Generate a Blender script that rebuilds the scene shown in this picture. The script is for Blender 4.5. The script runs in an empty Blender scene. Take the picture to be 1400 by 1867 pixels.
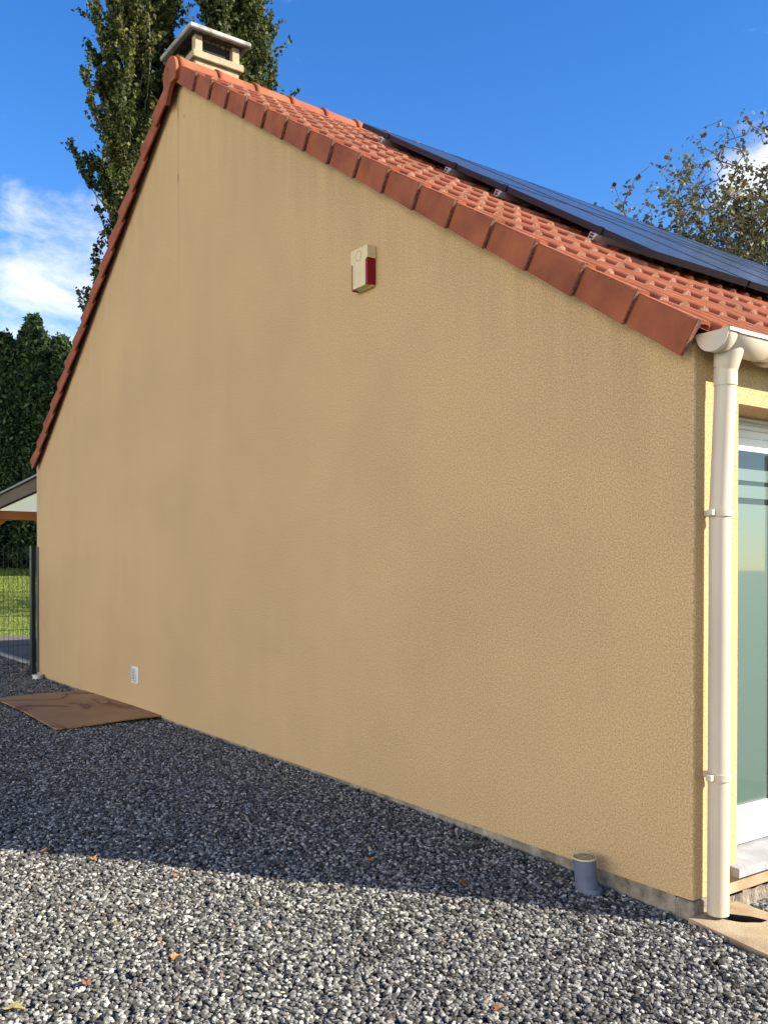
import bpy, math, random
import numpy as np
from mathutils import Vector, Matrix

sc = bpy.context.scene
R = math.radians
random.seed(7)
rng = np.random.default_rng(11)

# ------------------------------------------------------------------ camera
CAM = Vector((10.737, -3.004, 1.434))
YAW, PIT, ROLL = -0.95449, -0.0105, -0.0005
F_PX, CY = 1674.4, 1054.8            # focal length and principal row for a 1400x1867 frame
fwd = Vector((math.sin(YAW) * math.cos(PIT), math.cos(YAW) * math.cos(PIT), math.sin(PIT)))
rgt = Vector((math.cos(YAW), -math.sin(YAW), 0))
upv = rgt.cross(fwd)
cd = bpy.data.cameras.new('camera')
cam = bpy.data.objects.new('camera', cd)
sc.collection.objects.link(cam)
cam.matrix_world = Matrix(((rgt.x, upv.x, -fwd.x, CAM.x), (rgt.y, upv.y, -fwd.y, CAM.y),
                           (rgt.z, upv.z, -fwd.z, CAM.z), (0, 0, 0, 1)))
cd.sensor_fit = 'VERTICAL'
cd.sensor_height = 24
cd.lens = F_PX / 1867 * 24
cd.shift_y = (CY - 933.5) / 1867
cd.clip_start = 0.05
cd.clip_end = 2000
sc.camera = cam

# ------------------------------------------------------------------ sun and sky
SUN_EL, SUN_AZ = R(28), R(40)        # azimuth measured from +X towards +Y
sun_dir = Vector((math.cos(SUN_EL) * math.cos(SUN_AZ), math.cos(SUN_EL) * math.sin(SUN_AZ), math.sin(SUN_EL)))
sl = bpy.data.lights.new('sun', 'SUN')
sl.energy = 5.0
sl.angle = R(0.53)
sl.color = (1.0, 0.94, 0.83)
so = bpy.data.objects.new('sun', sl)
sc.collection.objects.link(so)
so.rotation_euler = sun_dir.to_track_quat('Z', 'Y').to_euler()
so.location = (30, 20, 30)

world = bpy.data.worlds.new('World')
sc.world = world
world.use_nodes = True
nt = world.node_tree
nt.nodes.clear()
def N(nt, typ, **kw):
    n = nt.nodes.new(typ)
    for k, v in kw.items():
        if k in ('inputs',):
            for i, val in v.items(): n.inputs[i].default_value = val
        else: setattr(n, k, v)
    return n
def L(nt, a, ai, b, bi): nt.links.new(a.outputs[ai], b.inputs[bi])
out = N(nt, 'ShaderNodeOutputWorld')
bg = N(nt, 'ShaderNodeBackground', inputs={1: 0.092})
sky = N(nt, 'ShaderNodeTexSky', sky_type='NISHITA', sun_disc=False, sun_elevation=SUN_EL,
        sun_rotation=R(90) - SUN_AZ, air_density=1.0, dust_density=0.2, ozone_density=2.6, altitude=50)
hsv = N(nt, 'ShaderNodeHueSaturation', inputs={0: 0.511, 1: 1.34, 2: 1.12})
tc = N(nt, 'ShaderNodeTexCoord')
L(nt, sky, 0, hsv, 'Color')
# clouds: broken white patches fixed in the sky
mp = N(nt, 'ShaderNodeMapping'); mp.inputs['Scale'].default_value = (1, 1, 2.0)
L(nt, tc, 'Generated', mp, 'Vector')
nz = N(nt, 'ShaderNodeTexNoise', inputs={'Scale': 9.0, 'Detail': 8.0, 'Roughness': 0.58, 'Distortion': 0.25})
L(nt, mp, 0, nz, 'Vector')
mask = None
for (v, rad) in (((-0.918, 0.272, 0.285), 0.15), ((-0.945, 0.19, 0.20), 0.16), ((-0.46, 0.79, 0.33), 0.13), ((-0.2, 0.9, 0.2), 0.25),
                 ((0.9, 0.3, 0.25), 0.35)):
    d = Vector(v).normalized()
    sub = N(nt, 'ShaderNodeVectorMath', operation='DISTANCE'); sub.inputs[1].default_value = d
    L(nt, tc, 'Generated', sub, 0)
    mr = N(nt, 'ShaderNodeMapRange', inputs={1: rad, 2: rad * 0.25, 3: 0.0, 4: 1.0}); mr.interpolation_type = 'SMOOTHSTEP'
    L(nt, sub, 'Value', mr, 0)
    if mask is None: mask = mr
    else:
        mx = N(nt, 'ShaderNodeMath', operation='MAXIMUM'); L(nt, mask, 0, mx, 0); L(nt, mr, 0, mx, 1); mask = mx
ad = N(nt, 'ShaderNodeMath', operation='MULTIPLY_ADD', inputs={1: 0.30, 2: -0.31})
L(nt, mask, 0, ad, 0)
ad2 = N(nt, 'ShaderNodeMath', operation='ADD'); L(nt, nz, 0, ad2, 0); L(nt, ad, 0, ad2, 1)
# bright cloud added out of view on the camera's side, lighting the shaded gable
fill_cloud = N(nt, 'ShaderNodeVectorMath', operation='DISTANCE'); fill_cloud.inputs[1].default_value = Vector((0.15, -0.97, 0.20))
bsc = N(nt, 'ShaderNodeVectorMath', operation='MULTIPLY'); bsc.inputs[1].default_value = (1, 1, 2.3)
L(nt, tc, 'Generated', bsc, 0); L(nt, bsc, 0, fill_cloud, 0)
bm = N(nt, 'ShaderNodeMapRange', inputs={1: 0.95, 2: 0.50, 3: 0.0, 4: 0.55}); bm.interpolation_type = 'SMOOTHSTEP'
L(nt, fill_cloud, 'Value', bm, 0)
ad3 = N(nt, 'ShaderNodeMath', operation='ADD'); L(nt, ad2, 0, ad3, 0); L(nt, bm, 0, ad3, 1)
cr = N(nt, 'ShaderNodeMapRange', inputs={1: 0.33, 2: 0.66, 3: 0.0, 4: 0.95}); cr.interpolation_type = 'SMOOTHSTEP'
L(nt, ad3, 0, cr, 0)
mixc = N(nt, 'ShaderNodeMix', data_type='RGBA')
ccol = N(nt, 'ShaderNodeMix', data_type='RGBA')     # ordinary cloud, and the much brighter added fill
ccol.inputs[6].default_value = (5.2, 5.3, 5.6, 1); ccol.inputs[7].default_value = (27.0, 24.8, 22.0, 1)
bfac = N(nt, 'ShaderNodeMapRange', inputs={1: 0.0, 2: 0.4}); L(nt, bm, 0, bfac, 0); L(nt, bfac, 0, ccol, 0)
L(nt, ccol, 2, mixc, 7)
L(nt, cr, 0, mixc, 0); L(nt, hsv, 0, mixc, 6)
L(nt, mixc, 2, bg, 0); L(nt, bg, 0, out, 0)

sc.view_settings.view_transform = 'Standard'
sc.view_settings.look = 'None'
sc.view_settings.gamma = 1
sc.view_settings.use_curve_mapping = False
sc.view_settings.exposure = 1.32
sc.render.engine = 'CYCLES'
sc.cycles.max_bounces = 8
sc.cycles.diffuse_bounces = 5
sc.cycles.transparent_max_bounces = 8

# ------------------------------------------------------------------ materials
MATS = {}
def mat(name, col, rough=0.8, var=0.0, vscale=8.0, bump=0.0, bscale=60.0, spec=0.3, metal=0.0, col2=None,
        stretch=(1, 1, 1), detail=6, coat=0.0, transl=0.0):
    m = bpy.data.materials.new(name); m.use_nodes = True
    t = m.node_tree; p = t.nodes['Principled BSDF']
    p.inputs['Base Color'].default_value = (*col, 1)
    p.inputs['Roughness'].default_value = rough
    p.inputs['Specular IOR Level'].default_value = spec
    p.inputs['Metallic'].default_value = metal
    p.inputs['Coat Weight'].default_value = coat
    g = N(t, 'ShaderNodeNewGeometry')
    mpn = N(t, 'ShaderNodeMapping'); mpn.inputs['Scale'].default_value = stretch
    L(t, g, 'Position', mpn, 'Vector')
    if var > 0 or col2:
        n = N(t, 'ShaderNodeTexNoise', inputs={'Scale': vscale, 'Detail': detail, 'Roughness': 0.6})
        L(t, mpn, 0, n, 'Vector')
        c = N(t, 'ShaderNodeMix', data_type='RGBA')
        if col2 is None:
            c.inputs[6].default_value = tuple(x * (1 - var) for x in col) + (1,)
            c.inputs[7].default_value = tuple(min(1, x * (1 + var)) for x in col) + (1,)
        else:
            c.inputs[6].default_value = (*col, 1); c.inputs[7].default_value = (*col2, 1)
        r = N(t, 'ShaderNodeMapRange', inputs={1: 0.32, 2: 0.68})
        L(t, n, 0, r, 0); L(t, r, 0, c, 0); L(t, c, 2, p, 'Base Color')
    if bump > 0:
        n2 = N(t, 'ShaderNodeTexNoise', inputs={'Scale': bscale, 'Detail': 4.0, 'Roughness': 0.6})
        L(t, mpn, 0, n2, 'Vector')
        b = N(t, 'ShaderNodeBump', inputs={'Strength': 1.0, 'Distance': bump})
        L(t, n2, 0, b, 'Height'); L(t, b, 0, p, 'Normal')
    MATS[name] = m
    return m

def mix_rgb(t, fac, a, b, mode='MIX'):
    c = N(t, 'ShaderNodeMix', data_type='RGBA', blend_type=mode)
    for sock, v in ((0, fac), (6, a), (7, b)):
        if isinstance(v, tuple):
            if len(v) == 2: L(t, v[0], v[1], c, sock)
            else: c.inputs[sock].default_value = (*v, 1) if len(v) == 3 else v
        else: c.inputs[sock].default_value = v
    return c

def stucco():
    m = bpy.data.materials.new('stucco'); m.use_nodes = True
    t = m.node_tree; p = t.nodes['Principled BSDF']
    p.inputs['Roughness'].default_value = 0.95; p.inputs['Specular IOR Level'].default_value = 0.1
    g = N(t, 'ShaderNodeNewGeometry'); sep = N(t, 'ShaderNodeSeparateXYZ'); L(t, g, 'Position', sep, 0)
    # broad soft patches
    n1 = N(t, 'ShaderNodeTexNoise', inputs={'Scale': 0.9, 'Detail': 5.0, 'Roughness': 0.6}); L(t, g, 'Position', n1, 'Vector')
    r1 = N(t, 'ShaderNodeMapRange', inputs={1: 0.35, 2: 0.68}); L(t, n1, 0, r1, 0)
    c1 = mix_rgb(t, (r1, 0), (0.560, 0.382, 0.186), (0.500, 0.342, 0.172))
    # rain streaks
    mp1 = N(t, 'ShaderNodeMapping'); mp1.inputs['Scale'].default_value = (9, 9, 0.7); L(t, g, 'Position', mp1, 'Vector')
    n2 = N(t, 'ShaderNodeTexNoise', inputs={'Scale': 1.0, 'Detail': 6.0, 'Roughness': 0.7}); L(t, mp1, 0, n2, 'Vector')
    # weathering band below the verge: distance below the roof line
    ab = N(t, 'ShaderNodeMath', operation='SUBTRACT', inputs={1: 3.64}); L(t, sep, 'X', ab, 0)
    ab2 = N(t, 'ShaderNodeMath', operation='ABSOLUTE'); L(t, ab, 0, ab2, 0)
    ab3 = N(t, 'ShaderNodeMath', operation='MULTIPLY_ADD', inputs={1: -0.642, 2: 5.395}); L(t, ab2, 0, ab3, 0)
    ab4 = N(t, 'ShaderNodeMath', operation='SUBTRACT'); L(t, ab3, 0, ab4, 0); L(t, sep, 'Z', ab4, 1)
    rb = N(t, 'ShaderNodeMapRange', inputs={1: 0.9, 2: 0.0, 3: 0.0, 4: 1.0}); L(t, ab4, 0, rb, 0)
    rb2 = N(t, 'ShaderNodeMath', operation='POWER', inputs={1: 1.7}); L(t, rb, 0, rb2, 0)
    r2 = N(t, 'ShaderNodeMapRange', inputs={1: 0.38, 2: 0.72}); L(t, n2, 0, r2, 0)
    st = N(t, 'ShaderNodeMath', operation='MULTIPLY_ADD', inputs={1: 0.85, 2: 0.12}); L(t, rb2, 0, st, 0)
    st2 = N(t, 'ShaderNodeMath', operation='MULTIPLY'); L(t, st, 0, st2, 0); L(t, r2, 0, st2, 1)
    st3 = N(t, 'ShaderNodeMath', operation='MULTIPLY', inputs={1: 0.32}); L(t, st2, 0, st3, 0)
    c2 = mix_rgb(t, (st3, 0), (c1, 2), (0.20, 0.155, 0.095))
    # dark run-off line below the hairline cracks
    cx = N(t, 'ShaderNodeMath', operation='SUBTRACT', inputs={1: 3.577}); L(t, sep, 'X', cx, 0)
    cx2 = N(t, 'ShaderNodeMath', operation='ABSOLUTE'); L(t, cx, 0, cx2, 0)
    cxr = N(t, 'ShaderNodeMapRange', inputs={1: 0.035, 2: 0.0, 3: 0.0, 4: 0.2}); L(t, cx2, 0, cxr, 0)
    cz = N(t, 'ShaderNodeMapRange', inputs={1: 3.2, 2: 4.9}); L(t, sep, 'Z', cz, 0)
    cm = N(t, 'ShaderNodeMath', operation='MULTIPLY'); L(t, cxr, 0, cm, 0); L(t, cz, 0, cm, 1)
    c3 = mix_rgb(t, (cm, 0), (c2, 2), (0.2, 0.165, 0.12))
    # grain: small dark pits between the grains
    n3 = N(t, 'ShaderNodeTexNoise', inputs={'Scale': 135.0, 'Detail': 4.0, 'Roughness': 0.8}); L(t, g, 'Position', n3, 'Vector')
    r3 = N(t, 'ShaderNodeMapRange', inputs={1: 0.36, 2: 0.64, 3: 0.58, 4: 1.30}); L(t, n3, 0, r3, 0)
    c4 = mix_rgb(t, 1.0, (c3, 2), (r3, 0), 'MULTIPLY')
    L(t, c4, 2, p, 'Base Color')
    n4 = N(t, 'ShaderNodeTexNoise', inputs={'Scale': 260.0, 'Detail': 3.0, 'Roughness': 0.7}); L(t, g, 'Position', n4, 'Vector')
    n5 = N(t, 'ShaderNodeTexNoise', inputs={'Scale': 7.0, 'Detail': 3.0}); L(t, g, 'Position', n5, 'Vector')
    b0 = N(t, 'ShaderNodeBump', inputs={'Strength': 0.5, 'Distance': 0.008}); L(t, n5, 0, b0, 'Height')
    b = N(t, 'ShaderNodeBump', inputs={'Strength': 0.9, 'Distance': 0.003}); L(t, n4, 0, b, 'Height'); L(t, b0, 0, b, 'Normal')
    L(t, b, 0, p, 'Normal')
    MATS['stucco'] = m
stucco()

def attr_mat(name, stops, rough=0.6, transl=0.35, spec=0.3, kind='GEOMETRY', att='rnd', bump=0, noise=0.0):
    """colour varies from piece to piece by a stored random number"""
    m = bpy.data.materials.new(name); m.use_nodes = True
    t = m.node_tree; p = t.nodes['Principled BSDF']; o = t.nodes['Material Output']
    a = N(t, 'ShaderNodeAttribute', attribute_name=att); a.attribute_type = kind
    ramp = N(t, 'ShaderNodeValToRGB'); els = ramp.color_ramp.elements
    while len(els) < len(stops): els.new(0.5)
    for e, (pos, c) in zip(els, stops): e.position = pos; e.color = (*c, 1)
    L(t, a, 'Fac', ramp, 0)
    src = (ramp, 0)
    if noise:
        g = N(t, 'ShaderNodeNewGeometry')
        n = N(t, 'ShaderNodeTexNoise', inputs={'Scale': 130.0, 'Detail': 4.0, 'Roughness': 0.7}); L(t, g, 'Position', n, 'Vector')
        r = N(t, 'ShaderNodeMapRange', inputs={1: 0.3, 2: 0.7, 3: 1 - noise, 4: 1 + noise}); L(t, n, 0, r, 0)
        c = mix_rgb(t, 1.0, (ramp, 0), (r, 0), 'MULTIPLY'); src = (c, 2)
    L(t, src[0], src[1], p, 'Base Color')
    p.inputs['Roughness'].default_value = rough; p.inputs['Specular IOR Level'].default_value = spec
    if transl:
        tr = N(t, 'ShaderNodeBsdfTranslucent'); L(t, src[0], src[1], tr, 0)
        mx = N(t, 'ShaderNodeMixShader', inputs={0: transl}); L(t, p, 0, mx, 1); L(t, tr, 0, mx, 2); L(t, mx, 0, o, 0)
    MATS[name] = m
    return m

mat('terracotta', (0.325, 0.096, 0.040), 0.85, col2=(0.195, 0.056, 0.027), vscale=5, bump=0.0015, bscale=180, spec=0.2, detail=8)
def terracotta_dirt():
    m = MATS['terracotta']; t = m.node_tree; p = t.nodes['Principled BSDF']
    src = p.inputs['Base Color'].links[0].from_socket
    g = N(t, 'ShaderNodeNewGeometry')
    n = N(t, 'ShaderNodeTexNoise', inputs={'Scale': 26.0, 'Detail': 8.0, 'Roughness': 0.75}); L(t, g, 'Position', n, 'Vector')
    r = N(t, 'ShaderNodeMapRange', inputs={1: 0.56, 2: 0.74, 3: 0.0, 4: 0.65}); L(t, n, 0, r, 0)
    c = N(t, 'ShaderNodeMix', data_type='RGBA'); t.links.new(r.outputs[0], c.inputs[0]); t.links.new(src, c.inputs[6])
    c.inputs[7].default_value = (0.13, 0.055, 0.04, 1)
    L(t, c, 2, p, 'Base Color')
terracotta_dirt()
mat('tile_edge', (0.48, 0.24, 0.16), 0.95, col2=(0.13, 0.075, 0.05), vscale=90, bump=0.004, bscale=140, spec=0.1)
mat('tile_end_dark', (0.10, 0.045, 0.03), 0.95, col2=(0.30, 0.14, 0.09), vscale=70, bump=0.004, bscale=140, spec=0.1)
mat('cream_pvc', (0.47, 0.395, 0.29), 0.42, var=0.06, vscale=3, spec=0.45)
mat('cream_pvc_stained', (0.46, 0.38, 0.28), 0.5, var=0.12, vscale=9, spec=0.4)
mat('white_pvc', (0.62, 0.60, 0.55), 0.35, var=0.04, vscale=5, spec=0.45)
mat('concrete', (0.38, 0.33, 0.25), 0.95, col2=(0.11, 0.095, 0.07), vscale=11, bump=0.012, bscale=45, spec=0.15, detail=9)
mat('rough_concrete', (0.33, 0.27, 0.20), 0.95, col2=(0.11, 0.09, 0.07), vscale=22, bump=0.025, bscale=30, spec=0.1, stretch=(1, 1, 0.45), detail=9)
mat('slab_concrete', (0.42, 0.33, 0.20), 0.9, col2=(0.27, 0.18, 0.10), vscale=6, bump=0.003, bscale=120, spec=0.15, detail=9)
mat('sill_stone', (0.34, 0.34, 0.35), 0.7, col2=(0.25, 0.24, 0.23), vscale=14, bump=0.001, bscale=90, detail=8)
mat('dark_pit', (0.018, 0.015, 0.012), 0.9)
mat('chimney_render', (0.42, 0.32, 0.19), 0.95, col2=(0.26, 0.21, 0.14), vscale=14, bump=0.005, bscale=110, spec=0.1, detail=9)
mat('chimney_slab', (0.42, 0.40, 0.36), 0.9, col2=(0.13, 0.12, 0.10), vscale=7, bump=0.004, bscale=70, spec=0.1, detail=9)
mat('shaded_slab', (0.07, 0.062, 0.05), 0.95, col2=(0.025, 0.022, 0.02), vscale=14, bump=0.004, bscale=70)
mat('shade_black', (0.02, 0.018, 0.016), 0.9)  # near black, stands for shade in the chimney gap and nail hole
mat('black_paint', (0.012, 0.013, 0.015), 0.4, spec=0.4)
mat('panel_frame', (0.012, 0.012, 0.014), 0.35, spec=0.5, metal=0.3)
mat('aluminium', (0.55, 0.56, 0.57), 0.3, metal=0.7)
mat('bracket_grey', (0.10, 0.085, 0.07), 0.5)
mat('alarm_cream', (0.62, 0.49, 0.25), 0.45, var=0.05, vscale=12)
mat('alarm_red', (0.20, 0.004, 0.010), 0.4, spec=0.25)
mat('groove_dark', (0.12, 0.10, 0.07), 0.8)
mat('grey_pvc', (0.105, 0.125, 0.165), 0.5, var=0.15, vscale=14, spec=0.35)
mat('timber_orange', (0.36, 0.13, 0.035), 0.7, col2=(0.22, 0.075, 0.02), vscale=9, stretch=(1, 0.12, 1), bump=0.001, bscale=80)
mat('timber_brown', (0.13, 0.09, 0.05), 0.85, col2=(0.07, 0.055, 0.035), vscale=9, stretch=(0.15, 1, 1), bump=0.001, bscale=80)
mat('canopy_edge', (0.17, 0.17, 0.15), 0.6)
mat('kerb', (0.30, 0.27, 0.23), 0.9, var=0.25, vscale=9, bump=0.003)
mat('terrace_paving', (0.13, 0.10, 0.075), 0.9, var=0.18, vscale=3, bump=0.002, bscale=80)
mat('bark', (0.13, 0.11, 0.085), 0.95, col2=(0.06, 0.05, 0.04), vscale=12, bump=0.01, bscale=30, stretch=(1, 1, 0.3))
mat('bark_pale', (0.20, 0.18, 0.15), 0.95, col2=(0.08, 0.07, 0.055), vscale=9, bump=0.01, bscale=30)
mat('crack_black', (0.035, 0.033, 0.04), 0.95)
mat('rock_brown', (0.20, 0.15, 0.10), 0.95, var=0.3, vscale=18, bump=0.004)
mat('leaf_orange', (0.36, 0.15, 0.045), 0.7, var=0.3, vscale=60)
mat('leaf_yellow', (0.36, 0.30, 0.10), 0.7, var=0.3, vscale=60)
mat('leaf_brown', (0.22, 0.10, 0.05), 0.8, var=0.3, vscale=60)
mat('blind_grey', (0.42, 0.42, 0.42), 0.5)

def sheet_mat():          # rust-brown board with water stains
    m = mat('brown_sheet', (0.33, 0.155, 0.050), 0.6, col2=(0.40, 0.225, 0.09), vscale=2.2, spec=0.3)
    t = m.node_tree; p = t.nodes['Principled BSDF']
    src = p.inputs['Base Color'].links[0].from_socket
    g = N(t, 'ShaderNodeNewGeometry')
    mpn = N(t, 'ShaderNodeMapping'); mpn.inputs['Scale'].default_value = (1, 1.6, 1); L(t, g, 'Position', mpn, 'Vector')
    n = N(t, 'ShaderNodeTexNoise', inputs={'Scale': 0.95, 'Detail': 2.5, 'Distortion': 0.9}); L(t, mpn, 0, n, 'Vector')
    r = N(t, 'ShaderNodeValToRGB'); e = r.color_ramp.elements
    e[0].position = 0.50; e[0].color = (0, 0, 0, 1); e[1].position = 0.53; e[1].color = (0.9, 0.9, 0.9, 1)
    e2 = e.new(0.57); e2.color = (0.15, 0.15, 0.15, 1); e3 = e.new(0.66); e3.color = (0, 0, 0, 1)
    L(t, n, 0, r, 0)
    c = N(t, 'ShaderNodeMix', data_type='RGBA'); L(t, r, 0, c, 0); t.links.new(src, c.inputs[6]); c.inputs[7].default_value = (0.10, 0.035, 0.018, 1)
    L(t, c, 2, p, 'Base Color')
sheet_mat()

def glass_mat():
    m = bpy.data.materials.new('window_glass'); m.use_nodes = True
    p = m.node_tree.nodes['Principled BSDF']
    p.inputs['Base Color'].default_value = (0.012, 0.022, 0.020, 1); p.inputs['Roughness'].default_value = 0.03
    p.inputs['Specular IOR Level'].default_value = 0.6
    MATS['window_glass'] = m
    m = bpy.data.materials.new('frosted_film'); m.use_nodes = True
    p = m.node_tree.nodes['Principled BSDF']
    p.inputs['Base Color'].default_value = (0.05, 0.09, 0.068, 1); p.inputs['Roughness'].default_value = 0.5
    p.inputs['Coat Weight'].default_value = 1.0; p.inputs['Coat Roughness'].default_value = 0.03
    MATS['frosted_film'] = m
    m = bpy.data.materials.new('solar_glass'); m.use_nodes = True
    p = m.node_tree.nodes['Principled BSDF']
    p.inputs['Base Color'].default_value = (0.030, 0.030, 0.032, 1); p.inputs['Roughness'].default_value = 0.22
    p.inputs['Specular IOR Level'].default_value = 0.14
    MATS['solar_glass'] = m
    m = bpy.data.materials.new('canopy_sheet'); m.use_nodes = True
    t = m.node_tree; p = t.nodes['Principled BSDF']; o = t.nodes['Material Output']
    p.inputs['Base Color'].default_value = (0.75, 0.76, 0.70, 1); p.inputs['Roughness'].default_value = 0.4
    tr = N(t, 'ShaderNodeBsdfTranslucent'); tr.inputs[0].default_value = (0.80, 0.84, 0.72, 1)
    mx = N(t, 'ShaderNodeMixShader', inputs={0: 0.6}); L(t, p, 0, mx, 1); L(t, tr, 0, mx, 2); L(t, mx, 0, o, 0)
    MATS['canopy_sheet'] = m
glass_mat()

attr_mat('stone', [(0.0, (0.042, 0.038, 0.032)), (0.35, (0.100, 0.093, 0.080)), (0.70, (0.205, 0.193, 0.168)), (0.90, (0.33, 0.313, 0.27)), (0.975, (0.48, 0.455, 0.375)), (0.996, (0.18, 0.12, 0.085))],
         rough=0.9, transl=0, spec=0.05, kind='INSTANCER', att='rnd', noise=0.4)
attr_mat('poplar_leaf', [(0.0, (0.03, 0.045, 0.012)), (0.5, (0.075, 0.09, 0.024)), (0.8, (0.13, 0.13, 0.035)), (0.95, (0.20, 0.165, 0.05)), (1.0, (0.24, 0.14, 0.045))], rough=0.55, transl=0.3, spec=0.2)
attr_mat('sparse_leaf', [(0.0, (0.05, 0.055, 0.025)), (0.5, (0.10, 0.095, 0.045)), (0.75, (0.13, 0.10, 0.05)), (0.93, (0.16, 0.20, 0.06)), (1.0, (0.22, 0.11, 0.05))], rough=0.55, transl=0.2, spec=0.2)
attr_mat('conifer_leaf', [(0.0, (0.012, 0.028, 0.010)), (0.6, (0.04, 0.075, 0.02)), (1.0, (0.10, 0.15, 0.04))], rough=0.6, transl=0.2)
attr_mat('grass_blade', [(0.0, (0.07, 0.11, 0.012)), (0.6, (0.15, 0.20, 0.03)), (0.95, (0.25, 0.28, 0.06)), (1.0, (0.45, 0.38, 0.18))], rough=0.6, transl=0.35)
mat('lawn_base', (0.10, 0.135, 0.022), 0.95, col2=(0.17, 0.20, 0.04), vscale=3, bump=0.02, bscale=20, spec=0.1, detail=10)
mat('far_ground', (0.08, 0.12, 0.03), 0.95, var=0.3, vscale=0.5, spec=0.1)

def gravel_bed():
    m = bpy.data.materials.new('gravel_bed'); m.use_nodes = True
    t = m.node_tree; p = t.nodes['Principled BSDF']; p.inputs['Roughness'].default_value = 0.95
    p.inputs['Specular IOR Level'].default_value = 0.15
    g = N(t, 'ShaderNodeNewGeometry')
    v = N(t, 'ShaderNodeTexVoronoi', inputs={'Scale': 55.0}); L(t, g, 'Position', v, 'Vector')
    s = N(t, 'ShaderNodeSeparateColor'); L(t, v, 'Color', s, 0)
    r = N(t, 'ShaderNodeValToRGB'); e = r.color_ramp.elements
    e[0].color = (0.04, 0.042, 0.045, 1); e[1].color = (0.30, 0.30, 0.30, 1)
    L(t, s, 0, r, 0); L(t, r, 0, p, 'Base Color')
    b = N(t, 'ShaderNodeBump', inputs={'Strength': 1.0, 'Distance': 0.012}); b.invert = True
    L(t, v, 'Distance', b, 'Height'); L(t, b, 0, p, 'Normal')
    MATS['gravel_bed'] = m
gravel_bed()

# ------------------------------------------------------------------ mesh helpers
C = sc.collection
class MB:
    def __init__(s): s.v = []; s.f = []; s.sm = []
    def add(s, vs, fs, smooth=False):
        o = len(s.v); s.v += [tuple(v) for v in vs]; s.f += [tuple(i + o for i in f) for f in fs]; s.sm += [smooth] * len(fs)
    def box(s, a, b):
        x0, y0, z0 = a; x1, y1, z1 = b
        s.hexa([(x0, y0, z0), (x1, y0, z0), (x1, y1, z0), (x0, y1, z0), (x0, y0, z1), (x1, y0, z1), (x1, y1, z1), (x0, y1, z1)])
    def bbox(s, a, b, r=0.004):         # box with chamfered edges
        (x0, y0, z0), (x1, y1, z1) = a, b
        vs = []
        for sx in (0, 1):
            for sy in (0, 1):
                for sz in (0, 1):
                    X, Y, Z = (x0, x1)[sx], (y0, y1)[sy], (z0, z1)[sz]
                    dx, dy, dz = (r, -r)[sx], (r, -r)[sy], (r, -r)[sz]
                    vs += [(X, Y + dy, Z + dz), (X + dx, Y, Z + dz), (X + dx, Y + dy, Z)]
        def id(sx, sy, sz, k): return (sx * 4 + sy * 2 + sz) * 3 + k
        fs = []
        for sx in (0, 1): fs.append([id(sx, 0, 0, 0), id(sx, 1, 0, 0), id(sx, 1, 1, 0), id(sx, 0, 1, 0)])
        for sy in (0, 1): fs.append([id(0, sy, 0, 1), id(1, sy, 0, 1), id(1, sy, 1, 1), id(0, sy, 1, 1)])
        for sz in (0, 1): fs.append([id(0, 0, sz, 2), id(1, 0, sz, 2), id(1, 1, sz, 2), id(0, 1, sz, 2)])
        for sx in (0, 1):
            for sy in (0, 1): fs.append([id(sx, sy, 0, 0), id(sx, sy, 1, 0), id(sx, sy, 1, 1), id(sx, sy, 0, 1)])
            for sz in (0, 1): fs.append([id(sx, 0, sz, 0), id(sx, 1, sz, 0), id(sx, 1, sz, 2), id(sx, 0, sz, 2)])
        for sy in (0, 1):
            for sz in (0, 1): fs.append([id(0, sy, sz, 1), id(1, sy, sz, 1), id(1, sy, sz, 2), id(0, sy, sz, 2)])
        for sx in (0, 1):
            for sy in (0, 1):
                for sz in (0, 1): fs.append([id(sx, sy, sz, 0), id(sx, sy, sz, 1), id(sx, sy, sz, 2)])
        s.add(vs, fs)
    def hexa(s, v): s.add(v, [(0, 3, 2, 1), (4, 5, 6, 7), (0, 1, 5, 4), (1, 2, 6, 5), (2, 3, 7, 6), (3, 0, 4, 7)])
    def prism(s, poly, d):              # polygon extruded by vector d
        n = len(poly); v = [Vector(p) for p in poly]; w = [p + Vector(d) for p in v]
        s.add(v + w, [tuple(range(n))[::-1], tuple(range(n, 2 * n))] + [(i, (i + 1) % n, n + (i + 1) % n, n + i) for i in range(n)])
    def tube(s, pts, rad, n=10, caps=True, smooth=True):
        pts = [Vector(p) for p in pts]; k = len(pts)
        rad = list(rad) if hasattr(rad, '__len__') else [rad] * k
        vs = []; prev = None
        for i, p in enumerate(pts):
            d = (pts[min(i + 1, k - 1)] - pts[max(i - 1, 0)]).normalized()
            if prev is None: a = d.orthogonal().normalized()
            else: a = (prev - d * prev.dot(d)).normalized()
            prev = a; b = d.cross(a)
            for j in range(n):
                th = 2 * math.pi * j / n; vs.append(p + (a * math.cos(th) + b * math.sin(th)) * rad[i])
        fs = [(i * n + j, i * n + (j + 1) % n, (i + 1) * n + (j + 1) % n, (i + 1) * n + j) for i in range(k - 1) for j in range(n)]
        o = len(s.v); s.add(vs, fs, smooth)
        if caps: s.add(vs[:n], [tuple(range(n))[::-1]]); s.add(vs[-n:], [tuple(range(n))])
    def build(s, name, material, parent=None, local=True):
        me = bpy.data.meshes.new(name)
        off = Vector((0, 0, 0)) if parent is None else world_loc(parent)
        me.from_pydata([tuple(Vector(v) - off) for v in s.v], [], s.f); me.update()
        me.polygons.foreach_set('use_smooth', s.sm)
        me.materials.append(MATS[material])
        o = bpy.data.objects.new(name, me); C.objects.link(o)
        if parent: o.parent = parent
        return o
def world_loc(o):
    l = Vector(o.location)
    while o.parent: o = o.parent; l += Vector(o.location)
    return l
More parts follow.
